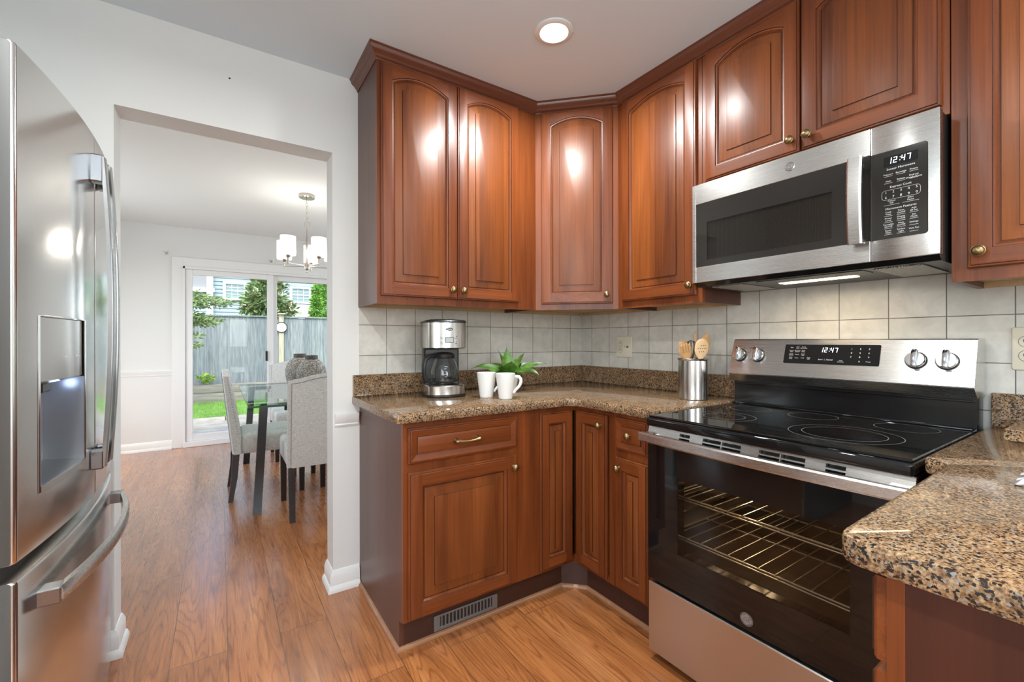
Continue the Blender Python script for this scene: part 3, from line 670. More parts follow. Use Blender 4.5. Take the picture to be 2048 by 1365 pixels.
# ------------------------------------------------------------------ refrigerator
fr = thing('refrigerator', 'stainless steel french-door refrigerator with ice and water dispenser', 'refrigerator', (-2.72, -.48, 0))
FY0, FY1 = -.937, -.032; FXE, FXM = -2.357, -2.321; FZT = 1.775; FB = -2.425
def fx(y):
    t = (y - (FY0 + FY1) / 2) / ((FY1 - FY0) / 2); return FXM + (FXE - FXM) * t * t
b = MB(); b.box(-3.12, -2.437, FY0 + .004, FY1 - .004, .03, FZT - .012, bev=.004); b.box(-3.0, -2.46, FY0 + .03, FY1 - .03, 0, .03); b.build('body', M_fside, fr)
b = MB(); b.box(-2.438, -2.424, FY0 + .012, FY1 - .012, .07, FZT - .015); b.box(-2.43, -2.385, FY0 + .02, FY1 - .02, .70, .745); b.build('gasket', M_gasket, fr, smooth=0)
def fdoor(name, ya, yb, za, zb, hole=None, rnd=(True, True)):
    b = MB(); ys = []; xs = []
    rr = .0065
    base = [ya + (yb - ya) * i / 26 for i in range(27)]
    extra = list(hole[:2]) if hole else []
    def xf(y):
        x = fx(y)
        for end, on in ((ya, rnd[0]), (yb, rnd[1])):
            d = abs(y - end); r_ = rr if on else .004
            if d < r_: x -= r_ - math.sqrt(max(0, r_ * r_ - (r_ - d) ** 2))
        return x
    ys = sorted(set([round(v, 5) for v in base + extra + [ya + k * .002 for k in range(1, 9)] + [yb - k * .002 for k in range(1, 9)]]))
    if hole: ys = [y for y in ys if y in [round(h, 5) for h in hole[:2]] or min(abs(y - hole[0]), abs(y - hole[1])) > .004]
    zs = [za, za + .002, za + .006] + ([hole[2], hole[3]] if hole else []) + [zb - .006, zb - .002, zb]
    dz = {0: .006, 1: .002, 2: 0}
    F = {}
    for i, y in enumerate(ys):
        for j, z in enumerate(zs):
            k = min(j, len(zs) - 1 - j); o = {0: .006, 1: .0018}.get(k, 0)
            F[i, j] = b.bm.verts.new((xf(y) - o, y, z))
    B = {(i, j): b.bm.verts.new((FB, y, zs[j])) for i, y in enumerate(ys) for j in (0, len(zs) - 1)}
    for i in range(len(ys) - 1):
        for j in range(len(zs) - 1):
            if hole and hole[0] - 1e-4 <= ys[i] and ys[i + 1] <= hole[1] + 1e-4 and hole[2] - 1e-4 <= zs[j] and zs[j + 1] <= hole[3] + 1e-4: continue
            b.bm.faces.new((F[i, j], F[i + 1, j], F[i + 1, j + 1], F[i, j + 1]))
        for j in (0, len(zs) - 1): b.bm.faces.new((F[i, j], F[i + 1, j], B[i + 1, j], B[i, j]))
    for i in (0, len(ys) - 1):
        b.bm.faces.new([F[i, j] for j in range(len(zs))] + [B[i, len(zs) - 1], B[i, 0]]).material_index = 1
    return b.build(name, [M_fridge, M_fside], fr, weld=False, smooth=30)
HOLE = (-.852, -.586, .858, 1.238)
dl = fdoor('door', FY0, -.4865, .742, FZT, HOLE, (True, False)); dr_ = fdoor('door', -.4805, FY1, .742, FZT, None, (False, True)); fz = fdoor('freezer_drawer', FY0, FY1, .07, .708)
dl['label'] = 'left refrigerator door with the dispenser'; dr_['label'] = 'right refrigerator door beside the wall opening'
# dispenser set into the left door
b = MB(); h0, h1, h2, h3 = HOLE; xb = -2.402
def hx(y): return fx(y) - .001
ysn = [h0 + (h1 - h0) * i / 10 for i in range(11)]
b.loft([[(hx(y) - .003, y, h3), (hx(y) - .003, y, 1.094), (hx(y) - .012, y, 1.088), (xb + .02, y, 1.088)] for y in ysn], 0, (False, False), closed=False)
disp = dl
b.build('dispenser_panel', M_ssv, dl, norm=False, smooth=30)
b = MB(); b.loft([[(fx(y) + .003, y, h2 - .004), (fx(y) + .003, y, h2 + .012), (fx(y) - .004, y, h2 + .014), (xb, y, h2 + .020)] for y in ysn], 0, (False, False), closed=False)
b.build('drip_tray', M_ssv, dl, norm=False, smooth=30)
b = MB(); b.tube([(fx(y) + .0005, y, h2) for y in ysn] + [(fx(y) + .0005, y, h3) for y in reversed(ysn)], .0022, 6, closed=True); b.build('dispenser_frame', M_chrome, dl)
b = MB()
nb = [(xb - .004 * math.sin(PI * i / 10), y) for i, y in enumerate(ysn)]
b.loft([[(x, y, h2 + .012), (x, y, 1.09)] for x, y in [(hx(h0), h0)] + nb + [(hx(h1), h1)]], 0, (False, False), closed=False)
b.build('niche', mat('grey_niche', (.30, .31, .33), .28, .6), disp, norm=False)
b = MB(); b.box(-2.395, -2.352, -.80, -.735, 1.066, 1.0885, bev=.003); b.lathe([(.008, 0), (.007, .018)], (-2.37, -.767, 1.05), 12); b.build('spout', M_blkp, disp)
b = MB(); b.box(-2.385, -2.350, -.66, -.61, 1.0862, 1.0875); b.build('lamp', M_dlight, disp, smooth=0)
light('dispenser_light', 'POINT', (-2.362, -.645, 1.07), .07, (.50, .66, 1.0), .012)
for y in (-.70, -.62):
    b = MB(); b.box(fx(y) - .0046, fx(y) - .0034, y - .014, y + .008, 1.145, 1.147); b.build('indicator_mark', M_white, disp, smooth=0)
M_mount = mat('dark_handle_mount', (.34, .35, .37), .22, 1.0)
def fhandle(parent, y):
    b = MB(); n = 17; loops = []
    for i in range(n):
        t = i / (n - 1); z = .83 + (1.70 - .83) * t; s_ = 1 - (2 * t - 1) ** 2
        xo = fx(y) + .026 + .016 * s_; w = .0135
        loops.append([(xo - .005, y - w, z), (xo + .003, y - w, z), (xo + .006, y - w * .45, z), (xo + .006, y + w * .45, z), (xo + .003, y + w, z), (xo - .005, y + w, z)])
    b.loft(loops, 0); h = b.build('handle', steel('handle_steel', (.44, .44, .44), .2, 'z', aniso=0) if 'handle_steel' not in bpy.data.materials else bpy.data.materials['handle_steel'], parent, smooth=25)
    for za, zb in ((1.628, 1.706), (.824, .878)):
        b = MB(); b.box(fx(y) - .002, fx(y) + .028, y - .0155, y + .0155, za, zb, bev=.004); b.build('handle_mount', M_mount, h)
fhandle(dl, -.523); fhandle(dr_, -.444)
b = MB(); n = 25; loops = []
for i in range(n):
    t = i / (n - 1); y = -.855 + (-.115 + .855) * t; s_ = 1 - (2 * t - 1) ** 2
    xo = fx(y) + .030 + .026 * s_; z = .632
    loops.append([(xo - .008, y, z - .017), (xo + .004, y, z - .017), (xo + .008, y, z - .008), (xo + .008, y, z + .008), (xo + .004, y, z + .017), (xo - .008, y, z + .017)])
b.loft(loops, 0); h = b.build('handle', M_ss, fz, smooth=25)
for y in (-.842, -.128):
    b = MB(); b.box(fx(y) - .006, fx(y) + .034, y - .02, y + .02, .614, .650, bev=.003); b.build('handle_mount', M_mount, h)
for ya in (FY0 + .02, FY1 - .07):
    b = MB(); b.box(-2.50, -2.40, ya, ya + .05, FZT - .012, FZT + .022, bev=.006); b.build('hinge_cover', M_blkp, fr)
Tl = frame((fx(-.16) + .0012, -.16, 1.62), (0, 1, 0), (0, 0, 1))
b = MB(); b.lathe([(.019, 0), (.019, .0012), (.0165, .0016), (.0165, .0008)], (0, 0, 0), 28, 0, Tl, (False, True)); b.mesh(text_mesh('GE', .017, shear=.25), frame((fx(-.16) + .0035, -.16, 1.62), (0, 1, 0), (0, 0, 1)), 1)
b.build('emblem', [M_chrome, M_dark_ink], dr_)

# ------------------------------------------------------------------ range
rg = thing('electric_range', 'stainless steel electric range with black glass cooktop and lit oven', 'range', (-.36, -1.4925, 0))
RL, RR_ = -1.1145, -1.8705; RX = -.694; RM = (RL + RR_) / 2
b = MB(); b.box(-.655, -.03, RR_ + .002, RL - .002, .03, .30); b.box(-.655, -.03, RL - .035, RL - .002, .30, .866); b.box(-.655, -.03, RR_ + .002, RR_ + .035, .30, .866); b.box(-.10, -.03, RR_ + .035, RL - .035, .30, .866); b.box(-.655, -.10, RR_ + .035, RL - .035, .815, .866)
for x in (-.62, -.08):
    for y in (RL - .05, RR_ + .05): b.lathe([(.015, 0), (.015, .03)], (x, y, 0), 12)
b.build('body', M_blk, rg, smooth=0)
b = MB(); b.box(-.705, -.075, RR_, RL, .8665, .8985, bev=.007, seg=3); b.box(-.695, -.10, RR_ + .004, RL - .004, .898, .9065, bev=.0025)
# low raised ridge at the back of the cooktop
b.box(-.135, -.085, RR_ + .006, RL - .006, .905, .914, bev=.004, seg=2)
ct = b.build('cooktop', M_blkg, rg)
b = MB()
def ring(cx, cy, r, w=.0011):
    n = 56
    for i in range(n):
        a0, a1 = 2 * PI * i / n, 2 * PI * (i + 1) / n
        P = lambda rr, a: (cx + rr * math.cos(a), cy + rr * math.sin(a), .90665)
        b.face([P(r - w, a0), P(r + w, a0), P(r + w, a1), P(r - w, a1)])
ring(-.495, -1.66, .137); ring(-.495, -1.66, .102); ring(-.500, -1.297, .102); ring(-.500, -1.297, .068); ring(-.245, -1.255, .073); ring(-.235, -1.475, .076); ring(-.235, -1.735, .078)
b.build('burner_rings', mat('ring_print', (.16, .16, .155), .25), ct, norm=False, smooth=0)
# backguard
b = MB(); b.box(-.112, -.03, RR_ + .002, RL - .002, .866, 1.012); b.box(-.118, -.10, RR_ + .004, RL - .004, .99, .998, bev=.002); b.build('back_panel', M_blk, rg, smooth=0)
b = MB()
BGp = [(-.02, 1.004), (-.118, 1.004), (-.120, 1.006), (-.1545, 1.036), (-.1555, 1.040), (-.109, 1.182), (-.104, 1.186), (-.02, 1.186)]
b.prism(BGp, 'y', RR_ - .0005, RL + .0005, 0); bgd = b.build('backguard', M_ss, rg, smooth=25)
PB = Vector((-.1555, 0, 1.040)); PT = Vector((-.109, 0, 1.182)); PV = (PT - PB).normalized(); PU = Vector((0, -1, 0)); PN = PU.cross(PV)
def bp(y, z, o=0.0):
    t = (z - PB.z) / (PT.z - PB.z); p = PB.lerp(PT, t); return Vector((p.x, y, p.z)) + PN * o
def bgT(y, z, o): return frame(bp(y, z, o), PU, PV)
b = MB(); T = bgT(-1.4855, 1.1275, .0004); b.prism(rrect(.308, .077, .004), 'z', 0, .0012, 0, T=T); scr = b.build('display', M_blkg, bgd)
b = MB(); seven(b, '12:47', .018, bgT(-1.487, 1.144, .0019)); b.build('clock_digits', M_led, scr, norm=False, smooth=0)
b = MB()
def prn(txt, y, z, s_, bold=0.0): b.mesh(text_mesh(txt, s_), bgT(y, z, .0018))
for r_, row in enumerate((('Bake', 'Broil\nHi/Lo', 'Air Fry\nNo Preheat'), ('Convect\nBake', 'Warming\nDrawer', 'Cook\nTimer'), ('Proof\nSabbath', 'Warm', 'Cook\nTime'), ('Oven\nClean', 'Clock', 'Wi-Fi', 'Oven\nLight'))):
    for c_, tx in enumerate(row): prn(tx, -1.357 - .021 * c_, 1.152 - .0135 * r_, .0052)
prn('Start  |  Cancel', -1.477, 1.108, .0078); prn('Lock\nControls', -1.526, 1.104, .0055)
for i, tx in enumerate('123456789'): prn(tx, -1.556 - .026 * (i % 3), 1.149 - .0145 * (i // 3), .0085)
prn('0', -1.582, 1.1045, .0085); prn('Timer', -1.608, 1.1045, .006)
b.build('lettering', M_white, scr, norm=False, smooth=0)
b = MB()
def prd(txt, y, z, s_): b.mesh(text_mesh(txt, s_), bgT(y, z, .0004))
for (ky, kz) in ((-1.152, 1.117), (-1.228, 1.117), (-1.734, 1.115), (-1.808, 1.115)):
    prd('Off', ky - .012, kz + .031, .006)
    for k in range(9):
        a_ = R(-210 + k * 30); prd('.', ky - .031 * math.cos(a_), kz + .031 * math.sin(a_) * -1 + .002, .010)
    prd('Hi', ky - .033, kz + .012, .0055); prd('Lo', ky - .026, kz - .024, .0055)
    prd('\u25CF' if False else 'o', ky - .004, kz - .045, .006)
prd('Large\nBurner', -1.197, 1.148, .0055); prd('Small\nBurner', -1.785, 1.15, .0055); prd('Large\nBurner', -1.842, 1.15, .0055)
b.build('lettering', M_dark_ink, bgd, norm=False, smooth=0)
for (ky, kz) in ((-1.152, 1.117), (-1.228, 1.117), (-1.734, 1.115), (-1.808, 1.115)):
    T = bgT(ky, kz, 0)
    b = MB(); b.lathe([(.0285, 0), (.0285, .004), (.0265, .008)], (0, 0, 0), 32, 1, T, (False, True))
    b.lathe([(.0262, .0075), (.0255, .016), (.0235, .0185), (.0005, .0188)], (0, 0, 0), 32, 0, T)
    b.box(-.0068, .0068, -.0265, .0275, .016, .0335, 0, bev=.0022, seg=2, T=T); b.box(-.006, .006, .0262, .0300, .012, .030, 1, T=T); b.box(-.0009, .0009, .0265, .0304, .012, .0315, 2, T=T)
    b.build('knob', [M_chrome, M_blkp, M_white], bgd)
# vent strip under the cooktop
sl = ((-1.247, -1.287), (-1.335, -1.398), (-1.402, -1.463), (-1.517, -1.575), (-1.579, -1.641), (-1.690, -1.735))
b = MB(); y = RL
x0_, x1_ = -.6985, -.684
for ya, yb in sl:
    b.box(x0_, x1_, ya, y, .823, .865); b.box(x0_, x1_, yb, ya, .823, .833); b.box(x0_, x1_, yb, ya, .8425, .8465); b.box(x0_, x1_, yb, ya, .857, .865); y = yb
b.box(x0_, x1_, RR_, y, .823, .865)
for v in b.bm.verts: v.co.x += (v.co.z - .823) * .30
b.build('vent_trim', M_ss, rg, smooth=0)
b = MB(); b.box(-.671, -.668, RR_ + .03, RL - .03, .824, .864); b.build('vent_backing', M_blkp, rg, smooth=0)
# oven door
WY0, WY1, WZ0, WZ1 = -1.241, -1.744, .434, .700
dz0, dz1 = .303, .822
b = MB(); xi, xo = -.657, -.689
b.box(xo, xi, WY0, RL, dz0, dz1); b.box(xo, xi, RR_, WY1, dz0, dz1); b.box(xo, xi, WY1, WY0, dz0, WZ0); b.box(xo, xi, WY1, WY0, WZ1, dz1)
od = b.build('oven_door', M_blk, rg, smooth=0)
b = MB(); xg = -.694
b.box(xg, xo, WY0, RL, dz0, dz1); b.box(xg, xo, RR_, WY1, dz0, dz1); b.box(xg, xo, WY1, WY0, dz0, WZ0); b.box(xg, xo, WY1, WY0, WZ1, dz1); b.build('black_glass', M_blkg, od, smooth=0)
b = MB(); b.box(xg, xo - .001, WY1, WY0, WZ0, WZ1); b.build('oven_window', M_oven, od, smooth=0)
b = MB(); loops = []; n = 13
for i in range(n):
    t = i / (n - 1); y = RL + .002 + (RR_ - RL - .004) * t; s_ = 1 - (2 * t - 1) ** 2; xx = -.738 - .012 * s_
    loops.append([(xx + .010, y, .814), (xx - .004, y, .814), (xx - .008, y, .819), (xx - .008, y, .842), (xx - .004, y, .847), (xx + .010, y, .847)])
b.loft(loops, 0)
for ya, yb in ((RL, RL - .045), (RR_ + .045, RR_)): b.box(-.742, -.690, yb, ya, .818, .844, bev=.003)
b.build('handle', M_ss, od, smooth=25)
T = frame((-.6946, -1.482, .336), (0, -1, 0), (0, 0, 1))
b = MB(); b.lathe([(.0195, 0), (.0195, .0006)], (0, 0, 0), 40, 0, T); b.lathe([(.0165, .0006), (.0175, .0009), (.0185, .0006)], (0, 0, 0), 40, 1, T, (False, False))
b.mesh(text_mesh('GE', .0185, shear=.3, bold=-.0003), T @ Matrix.Translation((0, 0, .0009)), 1)
for k in range(4):
    a_ = R(45 + 90 * k); b.tube([T @ Vector((.0135 * math.cos(a_ + u_), .0135 * math.sin(a_ + u_), .0007)) for u_ in (-.5, -.25, 0, .25)], .0006, 5, 1)
M_embl = mat('emblem_grey', (.33, .31, .29), .4, .4); b.build('emblem', [M_embl, M_dark_ink], od)
b = MB(); b.box(-.6935, -.66, RR_, RL, .035, .290, bev=.003); b.build('storage_drawer', steel('drawer_steel', (.60, .575, .55), .30), rg)
# oven cavity, racks and lamp
M_cav = mat('oven_enamel', (.055, .044, .034), .25)
b = MB(); cx0, cx1, cy0, cy1, cz0, cz1 = -.657, -.115, RR_ + .05, RL - .05, .355, .79
for P in ([(cx1, cy0, cz0), (cx1, cy1, cz0), (cx1, cy1, cz1), (cx1, cy0, cz1)], [(cx0, cy0, cz0), (cx1, cy0, cz0), (cx1, cy0, cz1), (cx0, cy0, cz1)], [(cx0, cy1, cz0), (cx0, cy1, cz1), (cx1, cy1, cz1), (cx1, cy1, cz0)], [(cx0, cy0, cz0), (cx0, cy1, cz0), (cx1, cy1, cz0), (cx1, cy0, cz0)], [(cx0, cy0, cz1), (cx1, cy0, cz1), (cx1, cy1, cz1), (cx0, cy1, cz1)]): b.face(P)
cav = b.build('oven_cavity', M_cav, rg, norm=False, smooth=0)
for y, s_ in ((cy1, -1), (cy0, 1)):
    b = MB()
    for z in (.48, .535, .59, .645, .70): b.box(-.62, -.15, y, y + s_ * .008, z - .003, z + .003)
    b.build('rack_guides', M_chrome, cav, smooth=0)
M_rack = mat('rack_wire', (.8, .77, .70), .32, 1.0)
for z in (.622, .478):
    b = MB(); ya, yb = cy1 - .012, cy0 + .012; xa, xb_ = -.645, -.15
    b.tube([(xa, ya, z), (xa, yb, z), (xb_, yb, z), (xb_, ya, z)], .0032, 6, closed=True)
    b.tube([(xa, ya, z - .009), (xa, yb, z - .009)], .0026, 6)
    for k in range(13):
        y = ya + (yb - ya) * (k + .5) / 13; b.tube([(xa, y, z + .003), (xb_, y, z + .003)], .0022, 6)
    b.tube([(-.42, ya, z - .003), (-.42, yb, z - .003)], .0025, 6)
    b.build('oven_rack', M_rack, cav)
b = MB(); b.lathe([(.02, 0), (.02, .012), (.012, .026), (.0005, .03)], (-.116, -1.27, .74), 16, 0, Matrix.Rotation(R(-90), 4, 'Y')); b.build('oven_lamp', emit('oven_lamp_glow', (1, .78, .5), 12), cav)
light('oven_light', 'POINT', (-.22, -1.25, .74), 3.0, (1, .76, .48), .02)

# ------------------------------------------------------------------ microwave
mw = thing('microwave', 'stainless steel over-the-range microwave with black glass door', 'microwave', (-.2, -1.4725, 1.40))
ML, MR, MF, MZ0, MZ1 = -1.0955, -1.8485, -.391, 1.4175, 1.8185
b = MB(); b.box(-.362, -.006, MR + .004, ML - .004, 1.402, MZ1 - .002); b.build('body', M_blkp, mw, smooth=0)
b = MB(); b.prism([(-.385, 1.4165), (-.36, 1.402), (-.36, 1.4165)], 'y', MR + .004, ML - .004); b.build('bottom_lip', M_blk, mw, smooth=0)
GY0, GY1, GZ0, GZ1 = -1.112, -1.690, 1.481, 1.738; SPL = -1.6945
b = MB(); b.box(MF, -.362, GY0, ML, MZ0, MZ1, bev=.0012); b.box(MF, -.362, SPL + .0012, GY0, MZ0, GZ0, bev=.0012); b.box(MF, -.362, SPL + .0012, GY0, GZ1, MZ1, bev=.0012)
md = b.build('door', M_ss, mw)
SY0, SY1, SZ0, SZ1 = -1.160, -1.594, 1.506, 1.658
b = MB(); xg0, xg1 = MF + .001, MF + .006
b.box(xg0, xg1, SY0, GY0, GZ0, GZ1); b.box(xg0, xg1, SPL + .0012, SY1, GZ0, GZ1); b.box(xg0, xg1, SY1, SY0, GZ0, SZ0); b.box(xg0, xg1, SY1, SY0, SZ1, GZ1); b.build('black_glass', mat('bronze_black_glass', (.022, .019, .016), .05), md, smooth=0)
b = MB(); b.box(xg0, xg0 + .002, SY1, SY0, SZ0, SZ1); b.build('window', M_micro, md, smooth=0)
m = mat('perforated_screen', (.2, .18, .16), .4, .5); g = N(m); vo = g.n('ShaderNodeTexVoronoi', feature='F1'); vo.inputs['Scale'].default_value = 300; vo.inputs['Randomness'].default_value = 0; g.l(g.coord((0, 1, 1)), vo.inputs['Vector'])
g.col(g.ramp(vo.outputs['Distance'], [(.36, (.03, .027, .025)), (.46, (.62, .58, .53))])); b = MB(); b.box(xg1 + .001, xg1 + .002, SY1 - .004, SY0 + .004, SZ0 - .004, SZ1 + .004); b.build('screen', m, md, smooth=0)
b = MB(); loops = []; n = 11
for i in range(n):
    t = i / (n - 1); z = 1.472 + .262 * t; s_ = 1 - (2 * t - 1) ** 2; xx = MF - .034 - .010 * s_
    loops.append([(xx + .010, -1.647, z), (xx, -1.647, z), (xx - .004, -1.652, z), (xx - .004, -1.680, z), (xx, -1.685, z), (xx + .010, -1.685, z)])
b.loft(loops, 0)
for z in (1.482, 1.712): b.box(MF - .036, MF + .002, -1.678, -1.654, z - .006, z + .006)
b.build('handle', M_ss, md, smooth=25)
b = MB(); b.box(MF, -.362, MR, SPL - .0008, MZ0, MZ1, bev=.0025, seg=2); mc = b.build('control_panel', M_ss, mw)
b = MB(); T = frame((MF - .0002, -1.7595, 1.607), (0, -1, 0), (0, 0, 1)); P = rrect(.129, .257, .008); P = [((-.0645 if x < 0 else x), (y)) for x, y in P]
b.prism(P, 'z', -.001, .0008, 0, T=T); mg = b.build('control_glass', bpy.data.materials['bronze_black_glass'], mc)
b = MB(); b.box(MF - .0014, MF - .001, -1.803, -1.727, 1.690, 1.718); b.build('clock_screen', M_blkg, mg, smooth=0)
def mT(y, z, o=.0013): return frame((MF - o, y, z), (0, -1, 0), (0, 0, 1))
b = MB(); seven(b, '12:47', .0165, mT(-1.764, 1.705, .0019)); b.build('clock_digits', M_led, mg, norm=False, smooth=0)
b = MB()
def pm(txt, y, z, s_, bold=0): b.mesh(text_mesh(txt, s_, bold=bold), mT(y, z))
def ul(y, z, w=.019): b.box(MF - .0012, MF - .001, y - w / 2, y + w / 2, z - .0003, z + .0003)
pm('Sensor Microwave', -1.765, 1.681, .0085); cols = (-1.737, -1.766, -1.794)
for z, row in ((1.6665, ('Popcorn', 'Beverage', 'Potato')), (1.6465, ('Melt', 'Reheat', 'Defrost\nWeight/Time'))):
    for y, tx in zip(cols, row): pm(tx, y, z, .0065); ul(y, z - .0055)
pm('Express Cook', -1.765, 1.6285, .0085)
for i, tx in enumerate('1234567890'): pm(tx, -1.7315 - .0172 * (i % 5), 1.614 - .0145 * (i // 5), .0095)
pm('Cancel\nOff', -1.7445, 1.585, .0065); pm('Start\nPause', -1.787, 1.585, .0065); ul(-1.7445, 1.5765, .036); ul(-1.787, 1.5765, .036)
b.tube([mT(-1.765, 1.6065) @ Vector((x, y, 0)) for x, y in rrect(.086, .0275, .008)], .00035, 4, closed=True)
pm('Microwave Features', -1.765, 1.5655, .0085)
for z, row in ((1.553, ('Cook\nTime', 'Timer\nOn/Off', 'Add\n30 Sec')), (1.535, ('Power\nLevel', 'Display\nOn/Off', 'Set\nClock')), (1.517, ('Turntable\nOn/Off', 'Mute\nOn/Off', 'Settings')), (1.499, ('Reset\nFilter', 'Surface\nLight', 'Vent Fan'))):
    for y, tx in zip(cols, row): pm(tx, y, z, .0062); ul(y, z - .0082)
b.build('lettering', M_white, mg, norm=False, smooth=0)
T = mT(-1.470, 1.779, 0)
b = MB(); b.lathe([(.0155, 0), (.0155, .0012), (.014, .002), (.013, .0012)], (0, 0, 0), 36, 0, T, (False, True)); b.mesh(text_mesh('GE', .014, shear=.3), T @ Matrix.Translation((0, 0, .0016)), 1)
b.build('emblem', [M_chrome, M_grey_ink], md)
# underside: filters, lamp recess
m = mat('mesh_filter', (.45, .43, .41), .35, 1.0); g = N(m); n_ = g.n('ShaderNodeTexVoronoi'); n_.inputs['Scale'].default_value = 260; g.l(g.coord(), n_.inputs['Vector']); g.bump(n_.outputs['Distance'], 1.0, .004)
for ya, yb in ((-1.15, -1.27), (-1.685, -1.80)):
    b = MB(); b.box(-.335, -.07, yb, ya, 1.3985, 1.4015); b.build('grease_filter', m, mw, smooth=0)
b = MB(); b.box(-.345, -.255, -1.66, -1.33, 1.3995, 1.4025, bev=.001); b.build('vent_grille', M_blkp, mw, smooth=0)
b = MB(); b.box(-.235, -.185, -1.60, -1.36, 1.3992, 1.4015); b.build('cooktop_lamp', emit('cooktop_lamp_glow', (1, .82, .55), 4), mw, smooth=0)
light('cooktop_light', 'AREA', (-.21, -1.48, 1.397), .75, (1, .78, .52), .05, .22, spread=R(170))

# ------------------------------------------------------------------ things on the counter
IR = math.atan2(_R.y, _R.x)          # heading of the camera's right-hand side, used to turn handles and leaves as photographed
cm = thing('coffee_maker', 'black and stainless drip coffee maker with glass carafe on granite counter', 'coffee maker', (-1.108, -.212, CT + .0005), R(-12))
def dshape(w, y0, y1, bulge, r=.03, n=10):
    """plan outline: flat back, rounded corners and a bowed front (front = -y)"""
    P = [(w / 2, y1), (-w / 2, y1)]
    P = [(w / 2 - .02, y1), (-w / 2 + .02, y1), (-w / 2 + .006, y1 - .006), (-w / 2, y1 - .02)]
    for i in range(n + 1):
        t = -1 + 2 * i / n; P.append((w / 2 * math.sin(t * PI / 2) * 1.0, y0 + bulge * (1 - math.cos(t * PI / 2)) if True else 0))
    P += [(w / 2, y1 - .02), (w / 2 - .006, y1 - .006)]
    return P
def dl_(b, w, y0, y1, bul, zs, m=0):
    b.loft([[(x * k, (y if k == 1 else y * k), z) for x, y in dshape(w, y0, y1, bul)] for z, k in zs], m)
b = MB(); dl_(b, .190, -.112, .10, .045, [(0, .97), (.004, 1), (.013, 1), (.014, .985)]); b.box(-.088, .088, .03, .098, .013, .232, bev=.008); cb_ = b.build('housing', M_blkp, cm, local=True)
b = MB(); dl_(b, .184, -.109, .097, .045, [(.0135, 1), (.052, 1), (.056, .96)]); b.build('base', M_ssv, cm, local=True)
b = MB(); b.lathe([(.066, .056), (.066, .0595), (.0005, .0598)], (0, -.03, 0), 32); b.build('warming_plate', M_blk, cm, local=True)
b = MB(); dl_(b, .192, -.114, .10, .045, [(.230, .94), (.234, 1), (.352, 1), (.353, .99)]); hd = b.build('brew_head', M_ssv, cm, local=True)
b = MB(); dl_(b, .196, -.117, .102, .045, [(.353, 1), (.358, 1), (.364, .96), (.369, .75), (.371, .3)]); b.build('lid', M_blkp, cm, local=True)
def cmT(x, z, o): # point on the bowed front
    t = math.asin(max(-1, min(1, x / .096))) / (PI / 2); y = -.114 + .045 * (1 - math.cos(t * PI / 2)); sl_ = .045 * math.sin(t * PI / 2) / (.096 * math.cos(t * PI / 2) + 1e-4)
    nrm = Vector((sl_, -1, 0)).normalized(); u = Vector((-nrm.y, nrm.x, 0)); return frame(Vector((x, y, z)) + nrm * o, u, (0, 0, 1))
b = MB(); T = cmT(.004, .321, .0005); b.lathe([(.0175, 0), (.0172, .0008), (.0005, .0009)], (0, 0, 0), 28, 0, T @ Matrix.Diagonal((1, .42, 1, 1))); b.mesh(text_mesh('Oster', .0115, shear=.1), T @ Matrix.Translation((0, 0, .0014)), 1); b.build('badge', [M_blkp, M_white], hd, local=True)
b = MB(); T = cmT(.004, .271, .0002); b.prism(rrect(.042, .027, .002), 'z', 0, .0012, 0, T=T); b.prism(rrect(.037, .0215, .001), 'z', .0012, .0016, 1, T=T); b.build('display', [M_blkp, mat('grey_lcd', (.34, .38, .37), .3)], hd, local=True)
for x in (-.031, .038):
    for z in (.283, .259):
        b = MB(); b.lathe([(.0072, 0), (.0072, .001), (.0062, .0022), (.0005, .0026)], (0, 0, 0), 20, 0, cmT(x, z, .0003)); b.lathe([(.0018, .0026), (.0015, .003)], (0, 0, 0), 10, 1, cmT(x, z, .0003)); b.build('button', [M_chrome, M_blkp], hd, local=True)
cf = [(.050, .0605), (.062, .063), (.0665, .074), (.068, .095), (.066, .125), (.058, .155), (.0475, .178), (.0455, .186)]
b = MB(); b.lathe(cf, (0, -.03, 0), 36, cap=(True, False)); ca = b.build('carafe', M_carafe, cm, local=True)
b = MB(); b.lathe([(.049, .182), (.051, .188), (.051, .199), (.046, .206), (.02, .212), (.0005, .213)], (0, -.03, 0), 32); b.build('carafe_lid', M_blkp, ca, local=True)
b = MB(); hdv = Vector((-.93, -.36, 0)).normalized(); hc = Vector((0, -.03, 0))
b.tube([hc + hdv * r_ + Vector((0, 0, z)) for r_, z in ((.045, .196), (.064, .197), (.088, .192), (.107, .178), (.114, .155), (.115, .12), (.111, .092), (.102, .078), (.086, .072), (.068, .075))], [.010, .010, .011, .0115, .0115, .011, .010, .009, .008, .006], 10)
b.lathe([(.0685, .071), (.0695, .073), (.0695, .080), (.0685, .082)], (0, -.03, 0), 32, cap=(False, False)); b.build('carafe_handle', M_blkp, ca, local=True, norm=True)
b = MB()
for k, z in enumerate((.145, .133, .121, .109, .097)):
    T = frame((0, 0, 0), (1, 0, 0), (0, 0, 1))
    for x in (-.012 if k % 2 else -.008,):
        yy = -.03 - math.sqrt(max(0, (.0665 if z < .125 else .061) ** 2 - x * x)) - .0012; b.box(x - .006, x + .006, yy, yy + .0004, z, z + .0012)
b.build('level_marks', M_white, ca, local=True, smooth=0)

